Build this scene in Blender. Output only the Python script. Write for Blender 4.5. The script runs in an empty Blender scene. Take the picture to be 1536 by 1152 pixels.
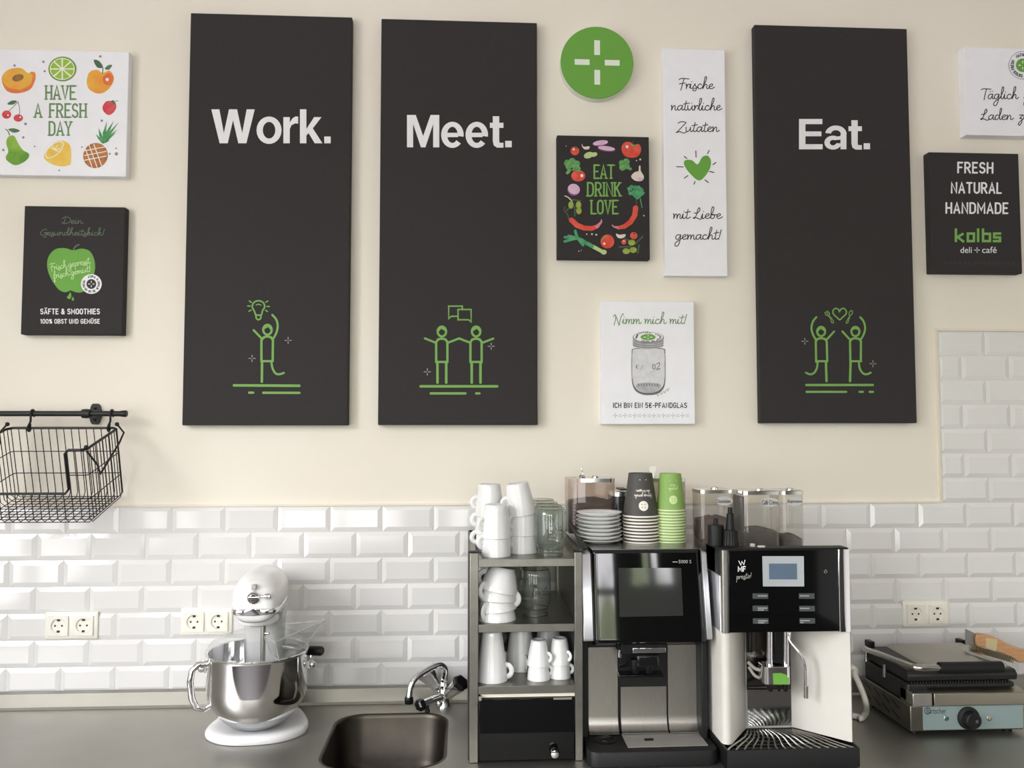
import bpy, bmesh, math, random
from mathutils import Vector, Matrix
random.seed(7)
sc = bpy.context.scene
COL = sc.collection
PI = math.pi

# ---------------------------------------------------------------- camera
CAMZ, DIST, FPX = 1.685, 2.446, 1242.0
YAW, PITCH = -0.0558, 0.0529
def _axes():
    cy, sy, cp, sp = math.cos(YAW), math.sin(YAW), math.cos(PITCH), math.sin(PITCH)
    f = Vector((-sy*cp, cy*cp, sp)); r = Vector((cy, sy, 0)); u = r.cross(f)
    return r, u, f
AR, AU, AF = _axes()
cam_d = bpy.data.cameras.new('camera'); cam = bpy.data.objects.new('camera', cam_d); COL.objects.link(cam)
cam_d.sensor_fit = 'HORIZONTAL'; cam_d.sensor_width = 36.0; cam_d.lens = FPX/1536*36
cam_d.clip_start = 0.05
mw = Matrix.Identity(4)
for i in range(3):
    mw[i][0], mw[i][1], mw[i][2] = AR[i], AU[i], -AF[i]
mw[0][3], mw[1][3], mw[2][3] = 0, -DIST, CAMZ
cam.matrix_world = mw
sc.camera = cam

# ---------------------------------------------------------------- world (the street outside the windows)
wd = bpy.data.worlds.new('world'); sc.world = wd; wd.use_nodes = True
nt = wd.node_tree; N = nt.nodes; L = nt.links; N.clear()
wo = N.new('ShaderNodeOutputWorld'); bg = N.new('ShaderNodeBackground'); L.new(bg.outputs[0], wo.inputs[0])
tc = N.new('ShaderNodeTexCoord'); sep = N.new('ShaderNodeSeparateXYZ'); L.new(tc.outputs['Generated'], sep.inputs[0])
noi = N.new('ShaderNodeTexNoise'); noi.inputs['Scale'].default_value = 7.0; noi.inputs['Detail'].default_value = 6.0
L.new(tc.outputs['Generated'], noi.inputs['Vector'])
ma = N.new('ShaderNodeMath'); ma.operation = 'MULTIPLY_ADD'; L.new(noi.outputs[0], ma.inputs[0]); ma.inputs[1].default_value = 0.5
L.new(sep.outputs['Z'], ma.inputs[2])
rp = N.new('ShaderNodeValToRGB'); L.new(ma.outputs[0], rp.inputs[0])
cr = rp.color_ramp; cr.elements[0].position = 0.0; cr.elements[0].color = (0.25, 0.24, 0.25, 1)
cr.elements[1].position = 1.0; cr.elements[1].color = (0.84, 0.88, 1.0, 1)
for pos, c in ((0.22, (0.30, 0.29, 0.30, 1)), (0.27, (0.11, 0.13, 0.08, 1)), (0.38, (0.18, 0.20, 0.13, 1)), (0.43, (0.66, 0.64, 0.67, 1)), (0.6, (0.93, 0.91, 0.99, 1))):
    e = cr.elements.new(pos); e.color = c
L.new(rp.outputs[0], bg.inputs['Color']); bg.inputs['Strength'].default_value = 18.0

sc.view_settings.view_transform = 'Standard'; sc.view_settings.look = 'None'
sc.view_settings.gamma = 1.0; sc.view_settings.use_curve_mapping = False
sc.view_settings.exposure = 0.27
sc.cycles.max_bounces = 14; sc.cycles.diffuse_bounces = 6; sc.cycles.glossy_bounces = 6
sc.cycles.transmission_bounces = 10; sc.cycles.transparent_max_bounces = 24
sc.cycles.use_denoising = True
sc.cycles.caustics_reflective = False; sc.cycles.caustics_refractive = False
sc.cycles.sample_clamp_indirect = 8.0

def window_light(name, loc, rot, sx, sy):       # samples the daylight that comes through one window opening
    ld = bpy.data.lights.new(name, 'AREA'); ld.shape = 'RECTANGLE'; ld.size = sx; ld.size_y = sy
    ld.cycles.is_portal = True
    o = bpy.data.objects.new(name, ld); COL.objects.link(o); o.location = loc; o.rotation_euler = rot
    return o
RX0, RX1, RY, RZ = -2.3, 3.2, -6.0, 3.4           # room
WINS_FRONT = ((-1.9, -0.6, 0.5, 3.1), (-0.2, 0.9, 0.5, 3.1), (1.5, 2.0, 2.33, 3.1))       # x0,x1,z0,z1; last one unseen, its high sill shaped for the screen reflection
WINS_LEFT = ((-3.1, -1.5, 0.7, 3.1), (-5.3, -3.7, 0.7, 3.1))            # y0,y1,z0,z1
for (a, b, c, d) in WINS_FRONT:
    window_light('window_light', ((a+b)/2, RY-0.1, (c+d)/2), (PI/2, 0, 0), b-a, d-c)
for (a, b, c, d) in WINS_LEFT:
    window_light('window_light', (RX0-0.1, (a+b)/2, (c+d)/2), (0, -PI/2, 0), d-c, b-a)

# ---------------------------------------------------------------- helpers
def W(px, py, d=0.0):
    """point of the place seen at pixel (px,py) in the plane d metres in front of the tiled wall"""
    v = AF + AR*((px-768)/FPX) + AU*((576-py)/FPX)
    t = (DIST-d)/v.y
    return Vector((v.x*t, -d, CAMZ+v.z*t))
def G(px, py, z):
    v = AF + AR*((px-768)/FPX) + AU*((576-py)/FPX)
    t = (z-CAMZ)/v.z
    return Vector((v.x*t, -DIST+v.y*t, z))
def X(px, d, py=900): return W(px, py, d).x
def Z(py, d, px=800): return W(px, py, d).z

def lin(h):
    h = h.lstrip('#')
    out = []
    for i in (0, 2, 4):
        c = int(h[i:i+2], 16)/255
        out.append(c/12.92 if c <= 0.04045 else ((c+0.055)/1.055)**2.4)
    return (*out, 1)
MATS = {}
def M(name, col, rough=0.5, metal=0.0, col2=None, scale=20.0, bump=0.0, bscale=60.0, coat=0.0, spec=None, aniso=0.0, stretch=None, emit=0.0):
    if name in MATS: return MATS[name]
    m = bpy.data.materials.new(name); m.use_nodes = True; MATS[name] = m
    t = m.node_tree; b = t.nodes['Principled BSDF']
    c = lin(col)
    b.inputs['Base Color'].default_value = c; b.inputs['Roughness'].default_value = rough; b.inputs['Metallic'].default_value = metal
    if coat: b.inputs['Coat Weight'].default_value = coat; b.inputs['Coat Roughness'].default_value = 0.05
    if spec is not None: b.inputs['Specular IOR Level'].default_value = spec
    co = t.nodes.new('ShaderNodeTexCoord')
    vec = co.outputs['Object']
    if stretch:
        mp = t.nodes.new('ShaderNodeMapping'); mp.inputs['Scale'].default_value = stretch
        t.links.new(vec, mp.inputs['Vector']); vec = mp.outputs[0]
    n = t.nodes.new('ShaderNodeTexNoise'); n.inputs['Scale'].default_value = scale; n.inputs['Detail'].default_value = 4.0
    t.links.new(vec, n.inputs['Vector'])
    r = t.nodes.new('ShaderNodeValToRGB'); t.links.new(n.outputs[0], r.inputs[0])
    r.color_ramp.elements[0].position = 0.36; r.color_ramp.elements[1].position = 0.66
    c2 = lin(col2) if col2 else tuple(min(1, k*1.03) for k in c[:3])+(1,)
    r.color_ramp.elements[0].color = c; r.color_ramp.elements[1].color = c2
    t.links.new(r.outputs[0], b.inputs['Base Color'])
    if bump:
        n2 = t.nodes.new('ShaderNodeTexNoise'); n2.inputs['Scale'].default_value = bscale; n2.inputs['Detail'].default_value = 3.0
        t.links.new(vec, n2.inputs['Vector'])
        bp = t.nodes.new('ShaderNodeBump'); bp.inputs['Strength'].default_value = bump; bp.inputs['Distance'].default_value = 0.002
        t.links.new(n2.outputs[0], bp.inputs['Height']); t.links.new(bp.outputs[0], b.inputs['Normal'])
    if emit:
        b.inputs['Emission Color'].default_value = c; b.inputs['Emission Strength'].default_value = emit
    return m
def MG(name, tint='#ffffff', refl=0.12, rough=0.0, haze=0.0, hazecol='#ffffff'):
    """thin clear glass or plastic sheet: lets light through, reflects at grazing angles"""
    if name in MATS: return MATS[name]
    m = bpy.data.materials.new(name); m.use_nodes = True; MATS[name] = m
    t = m.node_tree; t.nodes.clear()
    out = t.nodes.new('ShaderNodeOutputMaterial'); mix = t.nodes.new('ShaderNodeMixShader')
    tr = t.nodes.new('ShaderNodeBsdfTransparent'); tr.inputs[0].default_value = lin(tint)
    gl = t.nodes.new('ShaderNodeBsdfGlossy'); gl.inputs['Roughness'].default_value = rough
    lw = t.nodes.new('ShaderNodeLayerWeight'); lw.inputs[0].default_value = 0.5
    pw = t.nodes.new('ShaderNodeMath'); pw.operation = 'POWER'; pw.inputs[1].default_value = 4.0; t.links.new(lw.outputs['Facing'], pw.inputs[0])
    mu = t.nodes.new('ShaderNodeMath'); mu.operation = 'MULTIPLY_ADD'; mu.inputs[1].default_value = 0.8; mu.inputs[2].default_value = 0.03+refl*0.12
    t.links.new(pw.outputs[0], mu.inputs[0]); t.links.new(mu.outputs[0], mix.inputs[0])
    base = tr.outputs[0]
    if haze:
        df = t.nodes.new('ShaderNodeBsdfDiffuse'); df.inputs[0].default_value = lin(hazecol)
        m2 = t.nodes.new('ShaderNodeMixShader'); m2.inputs[0].default_value = haze
        t.links.new(tr.outputs[0], m2.inputs[1]); t.links.new(df.outputs[0], m2.inputs[2]); base = m2.outputs[0]
    t.links.new(base, mix.inputs[1]); t.links.new(gl.outputs[0], mix.inputs[2]); t.links.new(mix.outputs[0], out.inputs[0])
    return m

def arc(cx, cy, rx, ry, a0, a1, n=9):
    return [(cx+rx*math.cos(math.radians(a0+(a1-a0)*i/n)), cy+ry*math.sin(math.radians(a0+(a1-a0)*i/n))) for i in range(n+1)]
def spline(p, n=6, closed=False):
    """Catmull-Rom through the points p (any dimension)"""
    k = len(p)
    if k < 3: return [tuple(q) for q in p]
    out = []
    for i in range(k if closed else k-1):
        a, b, c, d = (p[(i-1) % k], p[i], p[(i+1) % k], p[(i+2) % k]) if closed else (p[max(i-1, 0)], p[i], p[i+1], p[min(i+2, k-1)])
        for j in range(n):
            t = j/n
            out.append(tuple(0.5*((2*b[q])+(-a[q]+c[q])*t+(2*a[q]-5*b[q]+4*c[q]-d[q])*t*t+(-a[q]+3*b[q]-3*c[q]+d[q])*t**3) for q in range(len(b))))
    if not closed: out.append(tuple(p[-1]))
    return out
def rrect(x0, x1, y0, y1, r, n=5):
    return arc(x1-r, y1-r, r, r, 0, 90, n)+arc(x0+r, y1-r, r, r, 90, 180, n)+arc(x0+r, y0+r, r, r, 180, 270, n)+arc(x1-r, y0+r, r, r, 270, 360, n)

class MB:
    def __init__(s): s.v = []; s.f = []; s.m = []
    def add(s, vs, fs, mi=0):
        o = len(s.v); s.v += [tuple(p) for p in vs]
        for f in fs: s.f.append([i+o for i in f]); s.m.append(mi)
        return s
    def box(s, x0, x1, y0, y1, z0, z1, mi=0):
        v = [(x, y, z) for x in (x0, x1) for y in (y0, y1) for z in (z0, z1)]
        return s.add(v, [(0, 1, 3, 2), (4, 6, 7, 5), (0, 4, 5, 1), (2, 3, 7, 6), (0, 2, 6, 4), (1, 5, 7, 3)], mi)
    def rings(s, rings, caps=True, mi=0, closed=False):
        n = len(rings[0]); v = [p for r in rings for p in r]; f = []
        k = len(rings)
        for i in range(k if closed else k-1):
            a, b = i*n, ((i+1) % k)*n
            for j in range(n):
                j2 = (j+1) % n
                f.append((a+j, a+j2, b+j2, b+j))
        if caps and not closed: f.append(tuple(range(n))); f.append(tuple((k-1)*n+i for i in range(n)))
        return s.add(v, f, mi)
    def prism(s, poly, axis, a, b, mi=0):
        def q(u, w, t): return (t, u, w) if axis == 'x' else (u, t, w) if axis == 'y' else (u, w, t)
        return s.rings([[q(u, w, a) for u, w in poly], [q(u, w, b) for u, w in poly]], True, mi)
    def lathe(s, prof, c=(0, 0, 0), n=32, mi=0, axis='z', caps=False, a0=0.0, tilt=None):
        rs = []
        for r, h in prof:
            ring = []
            for j in range(n):
                t = a0+2*PI*j/n
                u, w = r*math.cos(t), r*math.sin(t)
                p = Vector((u, w, h)) if axis == 'z' else Vector((u, h, w)) if axis == 'y' else Vector((h, u, w))
                if tilt is not None: p = tilt @ p
                ring.append(p+Vector(c))
            rs.append(ring)
        return s.rings(rs, caps, mi)
    def tube(s, path, r, n=8, mi=0, closed=False, flat=None):
        P = [Vector(p) for p in path]; k = len(P); rs = []
        up = None
        for i in range(k):
            if closed: d = P[(i+1) % k]-P[i-1]
            else: d = P[min(i+1, k-1)]-P[max(i-1, 0)]
            d.normalize()
            if up is None:
                up = Vector((0, 0, 1)) if abs(d.z) < 0.9 else Vector((1, 0, 0))
                if flat is not None: up = Vector(flat[2])
            a = d.cross(up); a.normalize(); b = a.cross(d); b.normalize(); up = b
            rr = r[i] if isinstance(r, (list, tuple)) else r
            fa, fb = (rr, rr) if flat is None else (rr*flat[0], rr*flat[1])
            rs.append([P[i]+a*fa*math.cos(2*PI*j/n)+b*fb*math.sin(2*PI*j/n) for j in range(n)])
        return s.rings(rs, True, mi, closed)
    def ball(s, c, r, n=14, mi=0, sz=1.0):
        return s.lathe([(r*math.sin(PI*i/n), -r*sz*math.cos(PI*i/n)) for i in range(n+1)], c, n*2, mi)
    def xform(s, m, start=0):
        for i in range(start, len(s.v)): s.v[i] = tuple(m @ Vector(s.v[i]))
        return s

ORG = {}
def tag(o, label=None, cat=None, group=None, kind=None):
    if label: o['label'] = label
    if cat: o['category'] = cat
    if group: o['group'] = group
    if kind: o['kind'] = kind
    return o
def thing(name, label, cat, loc=(0, 0, 0), rotz=0.0, group=None):
    o = bpy.data.objects.new(name, None); COL.objects.link(o); o.location = loc; o.rotation_euler = (0, 0, rotz)
    o.empty_display_size = 0.05
    ORG[o.name] = Vector(loc)
    return tag(o, label, cat, group)
def build(name, mb, mats, parent=None, origin=None, local=False, bevel=0.0, seg=2, angle=38, label=None, flat=False, subsurf=0):
    me = bpy.data.meshes.new(name)
    base = Vector((0, 0, 0))
    if not local:
        if parent is not None: base = ORG[parent.name]
        elif origin is not None: base = Vector(origin)
    me.from_pydata([tuple(Vector(p)-base) for p in mb.v], [], mb.f)
    for m in (mats if isinstance(mats, (list, tuple)) else [mats]): me.materials.append(m)
    me.polygons.foreach_set('material_index', mb.m)
    bm = bmesh.new(); bm.from_mesh(me)
    if not flat:
        bmesh.ops.remove_doubles(bm, verts=bm.verts, dist=1e-6)
        bmesh.ops.dissolve_degenerate(bm, edges=bm.edges, dist=1e-7)
        bmesh.ops.recalc_face_normals(bm, faces=bm.faces)
        for fc in bm.faces: fc.smooth = True
    bm.to_mesh(me); bm.free()
    if not flat: me.set_sharp_from_angle(angle=math.radians(angle))
    o = bpy.data.objects.new(name, me); COL.objects.link(o)
    if parent is not None: o.parent = parent; ORG[o.name] = ORG.get(parent.name, Vector())
    else:
        o.location = base; ORG[o.name] = base
    if bevel:
        b = o.modifiers.new('bevel', 'BEVEL'); b.width = bevel; b.segments = seg; b.limit_method = 'ANGLE'; b.angle_limit = math.radians(38)
    if subsurf:
        b = o.modifiers.new('subsurf', 'SUBSURF'); b.levels = subsurf; b.render_levels = subsurf
    if label: o['label'] = label
    return o
def struct(name, mb, mats, parent=None, **k):
    o = build(name, mb, mats, parent, **k)
    if parent is None: o['kind'] = 'structure'
    return o
def clone(root, loc, rotz=None, label=None, group=None, rot=None):
    r = root.copy(); COL.objects.link(r); r.location = loc
    if rotz is not None: r.rotation_euler = (0, 0, rotz)
    if rot is not None: r.rotation_euler = rot
    if label: r['label'] = label
    if group: r['group'] = group
    for ch in list(root.children):
        c = ch.copy(); COL.objects.link(c); c.parent = r
        for g in list(ch.children):
            d = g.copy(); COL.objects.link(d); d.parent = c
    return r
# ---------------------------------------------------------------- materials
WHITE = M('white_lacquer', '#e9e9e8', 0.25, coat=0.3)
CREAM = M('cream_paint', '#ece5d6', 0.75, col2='#eee8da', scale=2.5, bump=0.15, bscale=180)
TILE = M('white_glazed_tile', '#e2e1de', 0.09, col2='#e6e5e2', scale=3.0, coat=0.3)
GROUT = M('pale_grout', '#d5d2cb', 0.8)
TRIMM = M('ivory_plastic_trim', '#e6dfce', 0.4)
STEEL = M('brushed_steel', '#a9a7a0', 0.38, 1.0, col2='#b4b2ab', scale=40, stretch=(1, 30, 30), bump=0.03, bscale=300)
STEELD = M('satin_steel_bowl', '#8c8880', 0.30, 1.0, col2='#979389', scale=30)
WORK = M('worktop_steel', '#a4a29a', 0.45, 1.0, col2='#aba9a1', scale=6, bump=0.02, bscale=300)
CHROME = M('chrome', '#e3e3e3', 0.06, 1.0)
IRON = M('black_wrought_wire', '#191817', 0.5, 0.2)
BLACKG = M('black_gloss', '#0a0b0b', 0.05)
BLACKP = M('black_plastic', '#0e0f0f', 0.4, spec=.3)
BLACKM = M('black_matt_plastic', '#131414', 0.5, spec=.3, bump=0.05, bscale=400)
CANVAS_D = M('charcoal_canvas', '#2b2828', 0.85, col2='#2e2b2b', scale=120, bump=0.25, bscale=900)
CANVAS_W = M('white_canvas', '#f3f3f7', 0.7, bump=0.2, bscale=900)
PORC = M('white_porcelain', '#dddedc', 0.08, coat=0.3)
INKW = M('white_print', '#ebebec', 0.7)
INKG = M('leaf_green_print', '#78aa54', 0.7)
INKS = M('bright_green_print', '#6aa740', 0.7, col2='#69a43f')
INKB = M('black_print', '#2b2b2d', 0.7)
INKDG = M('dark_green_print', '#6d8f5e', 0.7)
INKGR = M('grey_print', '#a8aaa4', 0.7)
INKOL = M('olive_grey_print', '#5f6b58', 0.7)

# ---------------------------------------------------------------- flat printing on a surface
class Ink(MB):
    """flat printed shapes; m maps photo-sheet coordinates to a point, lay lifts one print over another"""
    def __init__(s, m): super().__init__(); s.mp = m; s.cnt = 0
    def pt(s, q, lay): return s.mp(q[0], q[1], 0.0002+0.00015*lay)
    def poly(s, pts, mi=0, lay=0):
        s.cnt += 1; lay = lay+(s.cnt % 7)*.09
        return s.add([s.pt(p, lay) for p in pts], [tuple(range(len(pts)))], mi)
    def ell(s, cx, cy, rx, ry, mi=0, lay=0, rot=0.0, n=28, a0=0, a1=360):
        c, d = math.cos(math.radians(rot)), math.sin(math.radians(rot))
        return s.poly([(cx+(x*c-y*d), cy+(x*d+y*c)) for x, y in arc(0, 0, rx, ry, a0, a1, n)[:-1 if a1-a0 == 360 else None]], mi, lay)
    def disc(s, cx, cy, r, mi=0, lay=0, n=20):
        """round print cut into upright strips so that it follows a curved wall"""
        for i in range(n):
            a, b = -r+2*r*i/n, -r+2*r*(i+1)/n; p, q = math.sqrt(max(0, r*r-a*a)), math.sqrt(max(0, r*r-b*b))
            s.add([s.pt((cx+x, cy+y), lay) for x, y in ((a, -p), (b, -q), (b, q), (a, p))], [(0, 1, 2, 3)], mi)
    def ring(s, cx, cy, rx, ry, w, mi=0, lay=0):
        return s.line(arc(cx, cy, rx, ry, 0, 360, 28), w, mi, lay)
    def line(s, pts, w, mi=0, lay=0, sm=0, cap=True):
        """one mitred ribbon; each vertex a hair higher than the last so that crossings never share a plane"""
        if sm: pts = spline(pts, sm)
        pts = [p for i, p in enumerate(pts) if i == 0 or math.hypot(p[0]-pts[i-1][0], p[1]-pts[i-1][1]) > 1e-6]
        h = w/2; k = len(pts)
        if k < 2: return s
        closed = k > 3 and math.hypot(pts[0][0]-pts[-1][0], pts[0][1]-pts[-1][1]) < 1e-6
        if closed: cap = False
        s.cnt += 1; lift = lay+(s.cnt % 7)*.09
        dirs = []
        for i in range(k-1):
            l = math.hypot(pts[i+1][0]-pts[i][0], pts[i+1][1]-pts[i][1]); dirs.append(((pts[i+1][0]-pts[i][0])/l, (pts[i+1][1]-pts[i][1])/l))
        vs = []; fs = []
        for i in range(k):
            d0 = dirs[i-1] if i > 0 else (dirs[-1] if closed else dirs[0]); d1 = dirs[i] if i < k-1 else (dirs[0] if closed else dirs[-1])
            nx, ny = -(d0[1]+d1[1]), d0[0]+d1[0]; l = math.hypot(nx, ny)
            if l < .3: nx, ny, l = -d1[1], d1[0], 1.0
            nx, ny = nx/l, ny/l; m = h/max(.55, nx*-d1[1]+ny*d1[0])
            z = lift+i*.012
            vs += [s.pt((pts[i][0]+nx*m, pts[i][1]+ny*m), z), s.pt((pts[i][0]-nx*m, pts[i][1]-ny*m), z)]
            if i: fs.append((2*i-2, 2*i, 2*i+1, 2*i-1))
        if cap:
            for i, (dx, dy) in ((0, (-dirs[0][0], -dirs[0][1])), (k-1, dirs[-1])):
                o = len(vs); z = lift+i*.012; x, y = pts[i]; q = 6
                for j in range(q+1):
                    t = -PI/2+PI*j/q; c, d = math.cos(t)*h, math.sin(t)*h
                    vs.append(s.pt((x+dx*c-dy*d, y+dy*c+dx*d), z))
                fs.append(tuple(range(o, o+q+1)))
        return s.add(vs, fs, mi)
    def text(s, font, txt, O, E, hgt, w, mi=0, lay=0, gap=0.14, sp=0.35, serif=0.0, shear=0.0, sm=0):
        """stroke lettering along the line O to E, hgt = size of one unit"""
        gl = []; x = 0.0
        for ch in txt:
            if ch == ' ': x += sp; continue
            adv, st = font[ch]; gl.append((x, ch, st)); x += adv+gap
        tot = x-gap
        ux, uy = (E[0]-O[0])/tot, (E[1]-O[1])/tot
        l = math.hypot(ux, uy); vx, vy = uy/l*hgt, -ux/l*hgt
        def q(a, b): a = a+shear*b; return (O[0]+ux*a+vx*b, O[1]+uy*a+vy*b)
        for x0, ch, st in gl:
            for pl in st:
                if len(pl) == 1: p = q(x0+pl[0][0], pl[0][1]); s.cnt += 1; s.ell(p[0], p[1], w*0.62, w*0.62, mi, lay, n=8); continue
                pp = spline(pl, sm) if (sm and len(pl) > 2) else pl
                s.line([q(x0+a, b) for a, b in pp], w, mi, lay)
                if serif:
                    for (a, b) in (pl[0], pl[-1]):
                        if abs(b) < 0.02 or abs(b-1) < 0.02: s.line([q(x0+a-serif, b), q(x0+a+serif, b)], w*0.62, mi, lay)
        return s
    def sparkle(s, x, y, r, w, mi, lay=0):
        for a, b in ((1, 0), (-1, 0), (0, 1), (0, -1)):
            s.line([(x+a*r*0.36, y+b*r*0.36), (x+a*r, y+b*r)], w, mi, lay)
def _caps():
    c = {}
    c['A'] = (.54, [[(0, 0), (.27, 1), (.54, 0)], [(.1, .3), (.44, .3)]])
    c['B'] = (.5, [[(0, 0), (0, 1), (.25, 1)]+arc(.25, .76, .21, .24, 90, -90)+[(0, .52)], [(.25, .52)]+arc(.25, .26, .25, .26, 90, -90)+[(0, 0)]])
    c['C'] = (.48, [arc(.25, .75, .24, .25, 15, 180)+arc(.25, .25, .24, .25, 180, 345)])
    c['D'] = (.5, [[(0, 0), (0, 1), (.22, 1)]+arc(.22, .7, .28, .3, 90, 0)+arc(.22, .3, .28, .3, 0, -90)+[(0, 0)]])
    c['E'] = (.42, [[(.42, 1), (0, 1), (0, 0), (.42, 0)], [(0, .52), (.34, .52)]])
    c['F'] = (.42, [[(.42, 1), (0, 1), (0, 0)], [(0, .52), (.34, .52)]])
    c['G'] = (.5, [arc(.25, .75, .25, .25, 15, 180)+arc(.25, .25, .25, .25, 180, 360)+[(.5, .45), (.28, .45)]])
    c['H'] = (.5, [[(0, 0), (0, 1)], [(.5, 0), (.5, 1)], [(0, .5), (.5, .5)]])
    c['I'] = (.04, [[(.02, 0), (.02, 1)]])
    c['K'] = (.48, [[(0, 0), (0, 1)], [(.46, 1), (.02, .45)], [(.16, .6), (.5, 0)]])
    c['L'] = (.4, [[(0, 1), (0, 0), (.4, 0)]])
    c['M'] = (.66, [[(0, 0), (0, 1), (.33, .3), (.66, 1), (.66, 0)]])
    c['N'] = (.5, [[(0, 0), (0, 1), (.5, 0), (.5, 1)]])
    c['O'] = (.5, [arc(.25, .74, .25, .26, 0, 180)+arc(.25, .26, .25, .26, 180, 360)+[(.5, .74)]])
    c['P'] = (.48, [[(0, 0), (0, 1), (.23, 1)]+arc(.23, .73, .25, .27, 90, -90)+[(0, .46)]])
    c['R'] = (.5, [[(0, 0), (0, 1), (.23, 1)]+arc(.23, .74, .24, .26, 90, -90)+[(0, .48)], [(.22, .48), (.5, 0)]])
    c['S'] = (.48, [arc(.24, .755, .22, .245, 25, 270)+arc(.24, .255, .24, .255, 90, -155)])
    c['T'] = (.5, [[(0, 1), (.5, 1)], [(.25, 1), (.25, 0)]])
    c['U'] = (.5, [[(0, 1)]+arc(.25, .26, .25, .26, 180, 360)+[(.5, 1)]])
    c['V'] = (.52, [[(0, 1), (.26, 0), (.52, 1)]])
    c['W'] = (.8, [[(0, 1), (.2, 0), (.4, .8), (.6, 0), (.8, 1)]])
    c['Y'] = (.52, [[(0, 1), (.26, .45), (.52, 1)], [(.26, .45), (.26, 0)]])
    c['Ä'] = (.54, c['A'][1]+[[(.12, 1.2)], [(.42, 1.2)]])
    c['Ü'] = (.5, c['U'][1]+[[(.1, 1.22)], [(.4, 1.22)]])
    c['0'] = c['O']
    c['1'] = (.22, [[(0, .82), (.17, 1), (.17, 0)]])
    c['5'] = (.46, [[(.44, 1), (.04, 1), (.02, .56)]+arc(.22, .31, .24, .31, 120, -150)])
    c['€'] = (.5, [arc(.28, .75, .22, .25, 20, 180)+arc(.28, .25, .22, .25, 180, 340), [(0, .58), (.34, .58)], [(0, .42), (.34, .42)]])
    c['%'] = (.62, [arc(.13, .77, .12, .2, 0, 360), arc(.49, .23, .12, .2, 0, 360), [(.5, 1), (.12, 0)]])
    c['&'] = (.56, [[(.54, 0), (.12, .68)]+arc(.26, .8, .15, .2, 200, -30)+[(.1, .4)]+arc(.24, .24, .22, .24, 160, 330)+[(.54, .46)]])
    c['-'] = (.24, [[(0, .45), (.24, .45)]])
    c['·'] = (.08, [[(.04, .5)]])
    c['.'] = (.08, [[(.04, 0)]])
    return c
CAPS = _caps()
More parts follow.
